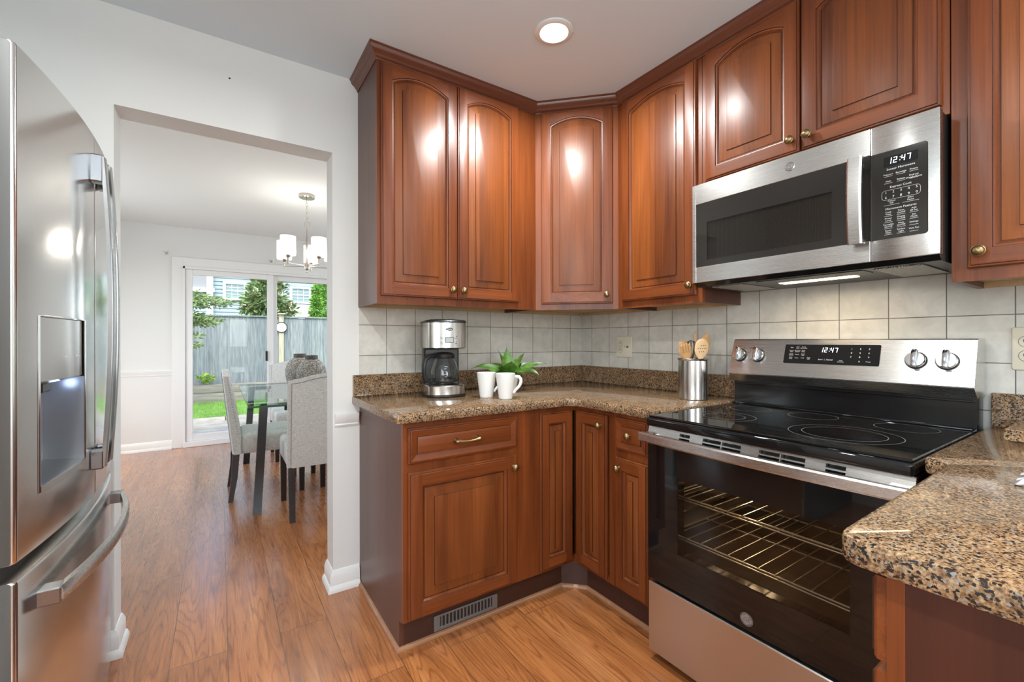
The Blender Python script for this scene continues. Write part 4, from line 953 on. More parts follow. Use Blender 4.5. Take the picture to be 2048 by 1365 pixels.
def mug(x, y, label, rz):
    t = thing('mug', label, 'mug', (x, y, CT + .0005), rz, 'white ceramic mugs on the counter')
    b = MB(); b.lathe([(.0285, 0), (.0305, .002), (.0315, .006), (.0385, .06), (.0455, .114), (.0455, .1165), (.0440, .1172), (.0425, .115), (.036, .06), (.029, .008), (.0005, .007)], n=40); b.build('cup', M_cer, t, local=True)
    b = MB(); b.tube([(.041, 0, .100), (.052, 0, .103), (.063, 0, .100), (.070, 0, .091), (.0715, 0, .079), (.067, 0, .064), (.057, 0, .050), (.046, 0, .040), (.0365, 0, .026)], [.0045, .0048, .005, .005, .005, .0048, .0045, .0043, .004], 10, flat=1.5); b.build('handle', M_cer, t, local=True); return t
mug(-.928, -.498, 'white mug with its curved handle in full view, in front of the plant', IR + R(4))
mug(-.974, -.403, 'white mug partly covered on its handle side by the other mug', IR + R(10))

pl = thing('potted_plant', 'small green plant with pointed leaves behind the two white mugs', 'plant', (-.745, -.245, CT + .0005), IR)
b = MB(); b.lathe([(.036, 0), (.040, .003), (.050, .066), (.051, .072), (.047, .072), (.045, .06), (.0005, .058)], n=32); b.build('pot', M_cer, pl, local=True)
m_leaf = mat('green_leaf', (.075, .17, .025), .38); g = N(m_leaf); n_ = g.noise(g.coord((1, 1, 1)), 22, 3); g.col(g.ramp(n_.outputs[0], [(.3, (.03, .085, .012)), (.55, (.085, .19, .025)), (.75, (.20, .30, .055))]))
def leaf(parent, az, el, L, w, droop=.3, z0=.07, twist=0):
    b = MB(); az = R(az); el = R(el); h = Vector((math.cos(az), math.sin(az), 0)); side = Vector((-h.y, h.x, 0)); n = 12; p = Vector((h.x * .012, h.y * .012, z0)); rows = []
    for i in range(n + 1):
        t = i / n; e_ = el - droop * 1.6 * t * t; d_ = h * math.cos(e_) + Vector((0, 0, math.sin(e_))); nn_ = h * -math.sin(e_) + Vector((0, 0, math.cos(e_)))
        ww = 1.75 * w * (math.sin(PI * min(1, t * .97 + .12) ** .85) * .5 + .08 * (1 - t)) if t < .999 else .0005
        ww = max(ww, .0006); s_ = (side * math.cos(twist) + nn_ * math.sin(twist)).normalized(); up_ = s_.cross(d_) * -1
        rows.append([p + s_ * (ww * c_) + up_ * (abs(c_) * ww * .35 + o_) for c_, o_ in ((-1, 0), (-.5, 0), (0, 0), (.5, 0), (1, 0), (.5, -.0012), (0, -.0014), (-.5, -.0012))]); p = p + d_ * (L / n)
    b.loft(rows, 0); return b.build('leaf', m_leaf, parent, local=True, smooth=50)
for a_ in ((105, 82, .175, .040, .12), (150, 74, .155, .036, .15), (40, 56, .175, .042, .15), (-78, 62, .12, .044, .35), (182, 34, .205, .036, .75), (2, 34, .215, .030, .5), (-22, 30, .19, .026, 1.1), (-130, 50, .12, .04, .8), (205, 20, .14, .034, .7), (25, 42, .16, .032, .45), (95, 45, .15, .036, .5), (-50, 40, .12, .036, .9), (-95, 15, .085, .036, .7), (140, 40, .16, .034, .5)): leaf(pl, *a_, twist=.55 * (1 if math.cos(R(a_[0])) > 0 else -1) if a_[1] < 45 else 0)

# utensil crock and wooden utensils
UX, UY = -.222, -.984
b = MB(); b.lathe([(.0605, 0), (.0635, .002), (.0635, .176), (.0665, .180), (.0675, .183), (.066, .1855), (.0625, .184), (.0615, .176), (.0615, .004), (.0005, .004)], n=48)
o = b.build('utensil_crock', M_ssv); o.location = (UX, UY, CT + .0005); tag(o, 'round stainless steel crock holding wooden utensils beside the range', 'crock')
M_bw = wood('pale_beech', 'z', (.46, .24, .095), (.60, .36, .16), rough=.5, staves=False, coat=0)
def utensil(name, label, bot, neck, top, head, hw, thick=.006, sr=.0055, yaw=0, mats=None, extra=None):
    """flat-headed utensil: round stem from bot to neck, paddle outline head [(t, half width)] from neck to top"""
    b = MB(); bot, neck, top = Vector(bot), Vector(neck), Vector(top); d_ = (top - neck); Lh = d_.length; d_ = d_.normalized(); x = Vector((math.cos(yaw), math.sin(yaw), 0)); x = (x - d_ * x.dot(d_)).normalized(); y = d_.cross(x)
    b.tube([bot, bot.lerp(neck, .5), neck, neck + d_ * .012], [sr, sr, sr * .9, sr * .6], 10)
    L = []
    for t, hwi in head:
        c = neck + d_ * (Lh * t); w = hwi * hw; k = min(thick / 2, w * .9)
        L.append([c + x * (w * cx) + y * (k * cy) for cx, cy in ((-1, 0), (-.8, -.8), (0, -1), (.8, -.8), (1, 0), (.8, .8), (0, 1), (-.8, .8))])
    b.loft(L, 0)
    if extra: extra(b, neck, d_, x, y, Lh)
    o = b.build(name, mats or M_bw, smooth=40); o.location = (UX, UY, CT + .0005); o.rotation_euler = (0, 0, IR); tag(o, label, 'utensil', 'wooden utensils in the steel crock'); return o
SP = [(0, .18), (.1, .35), (.25, .72), (.42, .95), (.6, 1), (.78, .92), (.9, .68), (.97, .38), (1, .08)]
def fingers(b, neck, d_, x, y, Lh):
    for k, q_ in enumerate((-.66, -.22, .22, .66)):
        p = neck + d_ * (Lh * .8) + x * (.027 * q_) - y * .004
        b.tube([p - d_ * .018, p + x * (q_ * .001), p + d_ * (.021 - abs(q_) * .008) - y * .004, p + d_ * (.024 - abs(q_) * .008) - y * .008], [.0058, .0064, .0062, .003], 10)
utensil('wooden_fork_spoon', 'wooden pasta fork with four blunt tines, leftmost in the steel crock', (-.022, -.012, .012), (-.034, -.018, .178), (-.047, -.022, .243), [(0, .25), (.15, .6), (.4, .95), (.65, 1.05), (.85, .98), (.97, .75), (1, .4)], .029, .012, extra=fingers)
def holes(b, neck, d_, x, y, Lh):
    for k, (cx, cz) in enumerate([(-.5, .54), (-.22, .54), (.06, .55), (.34, .56), (.6, .58), (-.28, .40), (0, .41), (.28, .42), (-.1, .68), (.18, .69), (.44, .70)]):
        c = neck + d_ * (Lh * cz) + x * (.031 * cx); f_ = -y if y.y > 0 else y
        T = frame(c + f_ * .0037, x, d_); b.lathe([(.0021, 0), (.0019, .0006)], (0, 0, 0), 10, 1, T if f_ == y else frame(c + f_ * .0037, -x, d_))
utensil('slotted_wooden_spoon', 'wooden spoon drilled with small holes standing in the steel crock', (.004, -.026, .012), (.018, -.036, .175), (.026, -.040, .275), SP, .031, .007, mats=[wood('light_beech', 'z', (.60, .38, .19), (.74, .53, .31), rough=.5, staves=False, coat=0), M_dark], extra=holes)
utensil('wooden_spatula', 'wooden spatula with slanted pointed tip, rightmost in the steel crock', (.030, .012, .012), (.046, .020, .190), (.078, .028, .302), [(0, .25), (.12, .7), (.3, .95), (.6, .9), (.85, .5), (1, .03)], .027, .006)
utensil('wooden_stirrer', 'thin wooden handle tip sticking up behind the drilled spoon', (.016, .030, .012), (.026, .038, .24), (.024, .040, .303), [(0, .9), (.3, 1), (.7, 1), (.93, .7), (1, .1)], .006, .006, .004)
utensil('flat_wooden_turner', 'flat wooden turner mostly hidden behind the black wire whisk', (-.018, .026, .012), (-.024, .034, .19), (-.030, .038, .262), [(0, .3), (.2, .8), (.5, 1), (.9, 1), (1, .9)], .021, .006)
b = MB(); b.tube([(-.004, .004, .012), (-.006, .003, .12), (-.008, .002, .175)], [.007, .006, .005], 10)
for k in range(5):
    a_ = PI * k / 5; cx_, cy_ = math.cos(a_), math.sin(a_)
    b.tube([(-.008 + cx_ * r_, .002 + cy_ * r_, z) for r_, z in ((.004, .172), (.012, .20), (.021, .23), (.022, .248), (.014, .262), (0, .267), (-.014, .262), (-.022, .248), (-.021, .23), (-.012, .20), (-.004, .172))], .0012, 6)
o = b.build('whisk', M_blkp); o.location = (UX, UY, CT + .0005); o.rotation_euler = (0, 0, IR); tag(o, 'black wire whisk standing among the wooden utensils', 'whisk')

# outlets
M_ivory = mat('ivory_plate', (.68, .63, .50), .35)
def outlet(y0, y1, z0, z1, label, left_sock=True):
    t = thing('wall_outlet', label, 'outlet', (-.004, (y0 + y1) / 2, (z0 + z1) / 2))
    b = MB(); T = frame((-.0045, (y0 + y1) / 2, (z0 + z1) / 2), (0, -1, 0), (0, 0, 1)); w, h = abs(y1 - y0), z1 - z0
    b.loft([[T @ Vector((x, y, z)) for x, y in rrect(w - o_, h - o_, .006)] for o_, z in ((0, 0), (0, .003), (.003, .0055), (.006, .006))], 0); b.build('plate', M_ivory, t)
    for sx, kind in ((-.23, 's'), (.23, 'p')):
        if kind == 's':
            for zz in (.165, -.165):
                b = MB(); Ts = T @ Matrix.Translation((w * sx, h * zz, .0058))
                b.lathe([(.0165, 0), (.0165, .0012), (.0005, .0016)], (0, 0, 0), 24, 0, Ts); b.lathe([(.0168, -.0003), (.0168, .0006), (.0178, .0006), (.0178, -.0003)], (0, 0, 0), 24, 1, Ts, (False, False))
                for xx, hh in ((-.006, .0085), (.006, .0075)): b.box(xx - .0011, xx + .0011, -hh / 2 + .003, hh / 2 + .003, .0014, .0018, 1, T=Ts)
                b.lathe([(.0024, .0014), (.0022, .0018)], (0, -.008, 0), 12, 1, Ts)
                b.build('socket', [M_ivory, M_dark_ink], t)
        else:
            b = MB(); Ts = T @ Matrix.Translation((w * sx, 0, .0058)); b.lathe([(.0022, 0), (.002, .001)], (-.004, .016, 0), 12, 1, Ts); b.lathe([(.0022, 0), (.002, .001)], (-.004, -.016, 0), 12, 1, Ts); b.box(-.0035, .006, -.006, .006, 0, .001, 1, T=Ts); b.build('jack', [M_ivory, M_dark_ink], t)
outlet(-.319, -.437, 1.08, 1.206, 'ivory double wall plate with two sockets left of the utensil crock')
outlet(-1.925, -2.041, 1.09, 1.220, 'ivory wall plate with two round sockets right of the range')
# striped towel
m = mat('striped_cloth', (.7, .68, .65), .9); g = N(m); wv = g.n('ShaderNodeTexWave', wave_type='BANDS', bands_direction='Y'); wv.inputs['Scale'].default_value = 14; g.l(g.coord((1, 1, .3), (0, 0, .4)), wv.inputs[0]); g.col(g.ramp(wv.outputs[0], [(.42, (.70, .69, .66)), (.55, (.19, .18, .18))]))
b = MB(); L = []
for i in range(15):
    t = i / 14; y = -2.036 - .30 * t; h = .012 + .016 * math.sin(PI * min(1, t * 1.6 + .02)) ** .7 if t < .6 else .026
    if i == 0: h = .006
    xa = -.812 + .02 * math.sin(t * 5); L.append([(xa + .006, y, 0), (xa, y, h * .4), (xa + .012, y, h), (xa + .08, y - .01, h * 1.08), (xa + .16, y + .005, h), (xa + .175, y, h * .4), (xa + .17, y, 0)])
b.loft(L, 0); o = b.build('dish_towel', m, smooth=60); o.location = (0, 0, CT + .0005); tag(o, 'grey and white striped towel folded on the right counter edge', 'towel')
# recessed light
t = thing('recessed_light', 'round recessed ceiling light glowing above the corner cabinets', 'light', (-.884, -.80, CEIL))
b = MB(); b.lathe([(.078, -.0005), (.078, -.004), (.070, -.008), (.058, -.0085), (.054, -.004), (.054, -.0005)], (-.884, -.80, CEIL), 48, cap=(False, False)); b.build('trim_ring', M_trim, t)
b = MB(); b.lathe([(.0538, -.0008), (.0535, -.0045), (.0005, -.005)], (-.884, -.80, CEIL), 40); b.build('lens', M_lens, t)
# pendant added behind the camera to hold the ceiling fill light
t = thing('added_pendant', 'unseen bowl pendant added to brighten the kitchen ceiling', 'lamp', (-1.5, -3.2, CEIL))
b = MB(); b.lathe([(.0005, 1.95), (.10, 1.97), (.17, 2.02), (.20, 2.08), (.196, 2.08), (.166, 2.026), (.098, 1.978), (.0005, 1.958)], (-1.5, -3.2, 0), 36, cap=(False, False)); b.build('bowl', M_nickel, t)
b = MB(); b.tube([(-1.5, -3.2, 1.95), (-1.5, -3.2, 2.0)], .006, 8); b.lathe([(.05, 2.425), (.05, 2.4445)], (-1.5, -3.2, 0), 20)
for k in range(3): b.tube([(-1.5 + .19 * math.cos(k * 2.094), -3.2 + .19 * math.sin(k * 2.094), 2.075), (-1.5, -3.2, 2.43)], .004, 6)
b.build('stem', M_nickel, t)
# wall nail hole
b = MB(); b.lathe([(.004, 0), (.003, .0015)], (0, 0, 0), 10, 0, frame((-1.986, -.0004, 2.289), (1, 0, 0), (0, 0, 1))); tag(b.build('wall_screw', M_gasket), 'tiny dark screw in the white wall above the opening', 'screw')

# ------------------------------------------------------------------ dining room
def fabric(name, col):
    m = mat(name, col, .9, Sheen_Weight=.2); g = N(m); a = g.noise(g.coord((1, 1, .12)), 420, 2); c = g.noise(g.coord((.12, .12, 1)), 420, 2); f = g.math('ADD', g.math('MULTIPLY', a.outputs[0], .5), g.math('MULTIPLY', c.outputs[0], .5))
    g.col(g.ramp(f, [(.38, tuple(v * .72 for v in col)), (.6, tuple(min(1, v * 1.08) for v in col))])); g.bump(f, .12, .002); return m
M_fab = fabric('light_grey_linen', (.66, .645, .61)); M_leg = mat('espresso_leg', (.022, .014, .011), .3)
def make_chair(label, group):
    t = thing('dining_chair', label, 'chair', (0, 0, 0), 0, group)
    hwid = .245; ny = 17; L = []
    for i in range(ny):
        y = -hwid + 2 * hwid * i / (ny - 1); u = y / hwid
        zt = .932 + .036 * max(0, math.cos(u * PI / 2 * 1.15)) ** 1.4; e = .010 * (1 if i in (0, ny - 1) else 0)
        L.append([(.004 + e, y, .348), (-.004 + e, y, .42), (-.058 + e, y, zt - .014 - e), (-.052, y, zt - e * .6), (-.018, y, zt - .003 - e * .6), (-.008 - e, y, zt - .018 - e), (.030 - e, y, .72), (.062 - e, y, .49), (.068 - e, y, .348)])
    b = MB(); b.loft(L, 0); bk = b.build('backrest', M_fab, t, local=True, smooth=40)
    b = MB(); zz = [(.350, .0), (.346, .008)]
    P = rrect(.445, .484, .03, 4, .285, 0); sc = lambda k, z: [(.285 + (x - .285) * k, y * k, z) for x, y in P]
    b.loft([sc(.975, .348), sc(1, .358), sc(1, .455), sc(.985, .474), sc(.93, .487), sc(.6, .497)], 0); b.build('seat', M_fab, t, local=True, smooth=50)
    for sy in (-1, 1):
        b = MB(); y0 = sy * .218
        q = lambda x0, x1, w, z: [(x0, y0 - w, z), (x1, y0 - w, z), (x1, y0 + w, z), (x0, y0 + w, z)]
        b.loft([q(.005, .050, .021, .352), q(-.001, .038, .019, .18), q(-.022, .008, .0165, 0)], 0); b.build('leg', M_leg, t, local=True, smooth=0)
        b = MB(); b.loft([q(.448, .490, .021, .352), q(.452, .486, .017, 0)], 0); b.build('leg', M_leg, t, local=True, smooth=0)
    b = MB()
    for sy in (-1, 1):
        for k in range(24):
            z = .50 + (.915 - .50) * k / 23; x = (.062 + (-.008 - .062) * (z - .49) / .44); b.lathe([(.0042, 0), (.003, .002), (.0004, .003)], (x - .0035, sy * (hwid - .018), z), 6, 0, Matrix.Rotation(R(80), 4, 'Y')); b.lathe([(.0042, 0), (.003, .002), (.0004, .003)], (x - .022, sy * (hwid - .0005), z), 6, 0, Matrix.Rotation(R(-90 * sy), 4, 'X'))
    for k in range(1, 26):
        y = -hwid + .018 + (2 * hwid - .036) * k / 26; u = y / hwid; zt = .932 + .036 * max(0, math.cos(u * PI / 2 * 1.15)) ** 1.4
        b.lathe([(.0042, 0), (.003, .002), (.0004, .003)], (-.0085, y, zt - .03), 6, 0, Matrix.Rotation(R(80), 4, 'Y'))
    b.build('nailhead_trim', mat('pewter_nailhead', (.35, .33, .30), .3, 1.0), bk, local=True)
    b = MB()
    pts = [(-.0052, -.225, .40), (-.057, -.225, .905)]
    zf = lambda y: .932 + .036 * max(0, math.cos(y / hwid * PI / 2 * 1.15)) ** 1.4 - .026
    xb_ = lambda z: -.004 + (-.058 + .004) * (z - .42) / (.918 - .42) - .0012
    path = [(xb_(z), -.226, z) for z in (.37, .6, .8, .89)] + [(xb_(zf(y)), y, zf(y)) for y in [-.226 + .452 * k / 14 for k in range(15)]] + [(xb_(z), .226, z) for z in (.89, .8, .6, .37)]
    b.tube(path, .0022, 5); b.build('back_piping', mat('grey_piping', (.30, .29, .28), .8), bk, local=True)
    return t
ch = make_chair('grey linen dining chair seen side-on at the near left side of the table', 'upholstered chairs around the glass table')
ch.location = (-1.951, 1.846, 0)
for (x, y, rz, lb) in ((-1.412, .985, 90, 'grey linen dining chair showing its back at the near table end'), (-1.338, 3.12, -90, 'grey linen dining chair facing the kitchen at the far table end'), (-.86, 1.84, 180, 'grey linen dining chair half hidden behind the wall end, right of table')):
    c = copy_tree(ch); c.location = (x, y, 0); c.rotation_euler = (0, 0, R(rz)); c['label'] = lb
tb = thing('dining_table', 'glass-topped dining table with slanted dark legs', 'table', (-1.41, 2.02, 0))
TX0, TX1, TY0, TY1, TZ = -1.868, -.955, 1.157, 2.88, .75
b = MB(); b.box(TX0, TX1, TY0, TY1, TZ - .011, TZ); b.build('glass_top', M_tglass, tb, smooth=0)
b = MB(); e = .0015; b.box(TX0 - e, TX0, TY0 - e, TY1 + e, TZ - .0115, TZ + .0003); b.box(TX1, TX1 + e, TY0 - e, TY1 + e, TZ - .0115, TZ + .0003); b.box(TX0, TX1, TY0 - e, TY0, TZ - .0115, TZ + .0003); b.box(TX0, TX1, TY1, TY1 + e, TZ - .0115, TZ + .0003); b.build('glass_edge', M_tedge, tb, smooth=0)
for sx, sy in ((-1, -1), (1, -1), (-1, 1), (1, 1)):
    cx_, cy_ = (TX0 + TX1) / 2, (TY0 + TY1) / 2; fx_ = cx_ + sx * .40; fy_ = cy_ + sy * .735; tx_ = cx_ + sx * .355; ty_ = cy_ + sy * .68
    b = MB(); w = .026; b.loft([[(fx_ - w, fy_ - w, 0), (fx_ + w, fy_ - w, 0), (fx_ + w, fy_ + w, 0), (fx_ - w, fy_ + w, 0)], [(tx_ - w, ty_ - w, TZ - .016), (tx_ + w, ty_ - w, TZ - .016), (tx_ + w, ty_ + w, TZ - .016), (tx_ - w, ty_ + w, TZ - .016)]], 0); lg = b.build('leg', M_blk, tb, smooth=0)
    b = MB(); b.box(tx_ - sx * .16, tx_ + sx * .02, ty_ - .018, ty_ + .018, TZ - .036, TZ - .0115); b.lathe([(.010, 0), (.010, -.03)], (tx_ - sx * .14, ty_, TZ - .036), 10); b.build('bracket', M_blk, lg, smooth=0)
m = mat('carved_grey_wood', (.3, .27, .23), .8); g = N(m); n_ = g.noise(g.coord((1, 1, 5)), 26, 4, .6, .8); vo = g.n('ShaderNodeTexVoronoi'); vo.inputs['Scale'].default_value = 75; g.l(g.coord((1, 1, 1.6)), vo.inputs['Vector']); f = g.math('MULTIPLY', n_.outputs[0], vo.outputs['Distance']); g.col(g.ramp(f, [(.08, (.10, .085, .07)), (.22, (.27, .245, .21)), (.4, (.48, .45, .40))])); g.bump(vo.outputs['Distance'], .6, .006)
def vase(x, y, k, lb):
    b = MB(); b.lathe([(.055, 0), (.075, .006), (.098, .06), (.113, .13), (.113, .18), (.100, .225), (.074, .262), (.050, .276), (.046, .280), (.046, .308), (.042, .310), (.036, .30), (.036, .28), (.0005, .275)], n=36)
    t = thing('vase', lb, 'vase', (x, y, TZ + .001), 0, 'carved vases on the dining table'); o = b.build('vessel', m, t, local=True)
    b = MB(); b.lathe([(.0465, .281), (.049, .283), (.049, .309), (.047, .312), (.042, .312), (.042, .30)], n=32, cap=(False, False)); b.build('rim', mat('dark_wood_rim', (.10, .085, .07), .7), t, local=True); t.scale = (k, k, k)
vase(-1.395, 1.72, 1.0, 'pale carved round vase in front on the glass dining table'); vase(-1.435, 2.06, 1.02, 'dark rimmed vase half hidden behind the other round vase')
# chandelier
cx_, cy_, cz_ = -1.392, 1.955, 1.815
cd = thing('chandelier', 'brushed nickel five-light chandelier with clear glass shades over the table', 'chandelier', (cx_, cy_, CEIL))
b = MB(); b.lathe([(.062, -.0005), (.064, -.004), (.064, -.024), (.058, -.030), (.012, -.031), (.010, -.042), (.003, -.044)], (cx_, cy_, CEIL), 32); b.build('canopy', M_nickel, cd)
b = MB(); z = CEIL - .043; k = 0
while z > 2.215:
    ax_ = (1, 0) if k % 2 else (0, 1); b.tube([(cx_ + ax_[0] * .0085 * math.cos(t_), cy_ + ax_[1] * .0085 * math.cos(t_), z - .015 + .017 * math.sin(t_)) for t_ in [2 * PI * i / 12 for i in range(12)]], .0016, 5, closed=True); z -= .0265; k += 1
b.build('chain', M_nickel, cd)
b = MB(); b.tube([(cx_ + .020 * math.cos(t_), cy_, 2.192 + .026 * math.sin(t_)) for t_ in [2 * PI * i / 20 for i in range(20)]], .0022, 6, closed=True); b.lathe([(.003, 2.168), (.007, 2.162), (.006, 2.10), (.009, 2.08), (.011, 1.90), (.010, 1.86), (.022, 1.852), (.024, 1.825), (.020, 1.80), (.008, 1.792), (.007, 1.775), (.0005, 1.77)], (cx_, cy_, 0), 20); b.build('stem', M_nickel, cd)
base_ang = math.atan2(-.9905, -.15)
for k in range(5):
    a_ = base_ang + R(27) + R(72 * k); d_ = Vector((math.cos(a_), math.sin(a_), 0)); P = lambda r_, z: Vector((cx_, cy_, z)) + d_ * r_
    b = MB(); b.tube([P(.02, 1.828), P(.20, 1.828)], .0042, 8); b.lathe([(.0055, 1.812), (.0055, 1.868), (.012, 1.872), (.022, 1.884), (.024, 1.892), (.014, 1.894), (.014, 1.925), (.0005, 1.926)], P(.20, 0), 18); am = b.build('arm', M_nickel, cd)
    b = MB(); b.lathe([(.026, 1.888), (.058, 1.889), (.060, 1.893), (.060, 2.045), (.0585, 2.045), (.0585, 1.895)], P(.20, 0), 30, cap=(False, False)); b.build('shade', M_shade, am)
    b = MB(); b.lathe([(.012, 1.926), (.014, 1.94), (.026, 1.968), (.028, 1.985), (.022, 2.004), (.0005, 2.014)], P(.20, 0), 16); b.build('bulb', M_bulb, am)
    light('chandelier_bulb', 'POINT', tuple(P(.20, 1.975)), 4.5, (.98, .95, .90), .036)
def bracket(x, z, lb):
    b = MB(); b.lathe([(.016, 0), (.016, .004), (.006, .006), (.006, .05)], (x, DY - .0005, z), 14, 0, Matrix.Rotation(R(90), 4, 'X')); b.tube([(x - .016, DY - .05, z + .016), (x - .014, DY - .05, z - .004), (x, DY - .05, z - .014), (x + .014, DY - .05, z - .004), (x + .016, DY - .05, z + .014)], .004, 8)
    tag(b.build('curtain_rod_bracket', M_nickel), lb, 'bracket', 'empty curtain rod brackets')
bracket(-2.508, 2.140, 'small empty curtain rod bracket left of the door casing'); bracket(-1.498, 2.150, 'small empty curtain rod bracket above the door casing near the chandelier')

# ------------------------------------------------------------------ outdoors
GZ = -.15
def noisy(name, c0, c1, sc, rough=.9, stretch=(1, 1, 1)):
    m = mat(name, c0, rough); g = N(m); n_ = g.noise(g.coord(stretch), sc, 5, .65); g.col(g.ramp(n_.outputs[0], [(.3, c0), (.7, c1)])); g.bump(n_.outputs[0], .3, .01); return m
M_stone = noisy('patio_stone', (.30, .26, .20), (.52, .47, .39), 5)
b = MB(); random.seed(3); y = 4.06
while y < 7.1:
    h = random.choice((.45, .6, .5)); x = -6.2 + random.random() * .4
    while x < 4.5:
        w = random.choice((.6, .8, 1.0)); b.box(x, x + w - .018, y, min(y + h, 7.15) - .018, GZ - .07, GZ + random.uniform(-.008, .006), bev=.006); x += w
    y += h
struct(b, 'patio', M_stone, 'grey flagstone patio outside the glass door', smooth=0)
b = MB(); b.box(-7, 5, 4.03, 24, GZ - .4, GZ - .03); struct(b, 'ground', noisy('bare_soil', (.08, .06, .04), (.14, .11, .07), 6), smooth=0)
m = noisy('grass_blades', (.10, .25, .035), (.26, .45, .10), 3)
b = MB()
for i in range(15000):
    x, y = random.uniform(-2.95, 2.2), random.uniform(7.12, 9.18); h = random.uniform(.03, .085); a_ = random.random() * PI; dx, dy = math.cos(a_) * .006, math.sin(a_) * .006; lx, ly = random.uniform(-.03, .03), random.uniform(-.03, .03)
    b.face([(x - dx, y - dy, GZ - .02), (x + dx, y + dy, GZ - .02), (x + lx, y + ly, GZ + h)])
b.box(-2.98, 5, 7.15, 9.2, GZ - .06, GZ + .005)
tag(b.build('lawn_grass', m, weld=False, norm=False, smooth=0), 'strip of green lawn between patio and timber wall', 'grass', None, 'stuff')
M_tim = noisy('weathered_timber', (.16, .145, .12), (.36, .33, .28), 8, .9, (.2, 1, 3))
def timber(z0, z1, y, lb):
    b = MB(); b.box(-6.5, 4.5, y, 9.44, z0, z1, bev=.015, seg=2); tag(b.build('timber_edging', M_tim), lb, 'timber', 'stacked landscape timbers')
timber(GZ - .02, .055, 9.24, 'lower weathered timber of the low wall behind the lawn'); timber(.056, .235, 9.27, 'upper weathered timber of the low wall behind the lawn')
b = MB(); b.box(-6.5, 4.5, 9.44, 9.80, GZ, .21); struct(b, 'fence_bed', bpy.data.materials['bare_soil'], smooth=0)
fc = thing('wooden_fence', 'tall weathered grey board fence behind the lawn', 'fence', (-.9, 9.6, .21))
m = mat('grey_fence_board', (.3, .33, .34), .85); g = N(m); n_ = g.noise(g.coord((6, 6, .5)), 5, 5, .6); tc = g.n('ShaderNodeTexCoord'); sp = g.n('ShaderNodeSeparateXYZ'); g.l(tc.outputs['Object'], sp.inputs[0]); wn = g.n('ShaderNodeTexWhiteNoise', noise_dimensions='1D'); g.l(g.math('FLOOR', g.math('MULTIPLY', sp.outputs[0], 1 / .142)), wn.inputs['W'])
c_ = g.ramp(n_.outputs[0], [(.3, (.13, .155, .165)), (.6, (.25, .28, .295)), (.8, (.36, .385, .39))]); g.col(g.mix(1.0, c_, g.ramp(wn.outputs['Value'], [(0, (.78, .80, .82)), (1, (1.1, 1.09, 1.07))]), 'MULTIPLY')); M_fence = m
b = MB(); x = -6.4
while x < 4.4: b.box(x, x + .138, 9.50 + random.uniform(0, .004), 9.522, .20, 1.725 + random.uniform(-.006, .006)); x += .142
fb = b.build('boards', M_fence, fc, smooth=0)
b = MB(); b.box(-6.4, 4.4, 9.46, 9.56, 1.73, 1.762, bev=.004); b.build('top_cap', M_fence, fc, smooth=0)
M_post = noisy('tan_post', (.34, .31, .22), (.52, .48, .36), 9, .85, (3, 3, .4))
for x in (-4.5, -.812, 2.9):
    b = MB(); b.box(x - .052, x + .052, 9.442, 9.498, .212, 1.80, bev=.006); b.box(x - .075, x + .075, 9.375, 9.525, 1.80, 1.83, bev=.008); b.build('post', M_post, fc, smooth=0)
ck = thing('outdoor_thermometer', 'round white dial with black rim hung on the fence post', 'dial', (-.814, 9.39, 1.5))
T = frame((-.814, 9.441, 1.5), (1, 0, 0), (0, 0, 1))
b = MB(); b.lathe([(.125, 0), (.127, .012), (.122, .022), (.112, .022), (.110, .012), (.110, 0)], (0, 0, 0), 40, 0, T, (False, False)); b.build('rim', M_blkp, ck)
b = MB(); b.lathe([(.111, .006), (.111, .012), (.0005, .012)], (0, 0, 0), 40, 0, T); b.build('face', mat('dial_face', (.72, .74, .62), .5), ck)
b = MB(); b.box(-.003, .003, -.03, .085, .0135, .0155, T=T @ Matrix.Rotation(R(-60), 4, 'Z')); b.build('needle', M_dark_ink, ck, smooth=0)
# neighbour house
hs = thing('neighbor_house', 'pale blue-grey sided house with white window trim beyond the fence', 'house', (-1, 20, GZ))
M_side = mat('blue_grey_siding', (.27, .35, .38), .7); b = MB(); z = GZ
while z < 6.6:
    b.prism([(20.0, z), (20.08, z), (20.08, z + .16), (20.035, z + .16)], 'x', -8, 7.5); z += .16
b.build('siding', M_side, hs, smooth=0)
M_ht = mat('white_house_trim', (.78, .82, .83), .6); M_hp = mat('house_window_pane', (.18, .28, .30), .12)
def hwin(x0, x1, z0, z1, t=.10, mx=2, mz=3):
    b = MB(); b.box(x0, x0 + t, 19.93, 20.03, z0, z1); b.box(x1 - t, x1, 19.93, 20.03, z0, z1); b.box(x0, x1, 19.92, 20.03, z1 - t, z1); b.box(x0 - .03, x1 + .03, 19.90, 20.03, z0, z0 + t * .8); zm = (z0 + z1) / 2; b.box(x0 + t, x1 - t, 19.945, 20.0, zm - .02, zm + .02)
    for k in range(1, mx + 1): x = x0 + t + (x1 - x0 - 2 * t) * k / (mx + 1); b.box(x - .007, x + .007, 19.955, 19.99, z0 + t, z1 - t)
    for z in (z0 + t + (zm - z0 - t) / 2, zm + (z1 - t - zm) / 2): b.box(x0 + t, x1 - t, 19.955, 19.99, z - .007, z + .007)
    f = b.build('window', M_ht, hs, smooth=0); b = MB(); b.box(x0 + t * .8, x1 - t * .8, 19.975, 19.99, z0 + t * .8, z1 - t * .8); b.build('pane', M_hp, f, smooth=0)
hwin(-1.91, -1.06, 2.92, 3.70); hwin(.62, 1.52, 2.88, 3.66); hwin(1.62, 2.4, 2.88, 3.66)
b = MB(); b.box(-2.47, -2.25, 19.80, 20.02, GZ, 6.5); b.box(-8, -2.2, 19.78, 20.02, 3.20, 3.36); b.box(-8, -2.4, 19.84, 20.02, 2.2, 2.34); b.build('porch_trim', M_ht, hs, smooth=0)
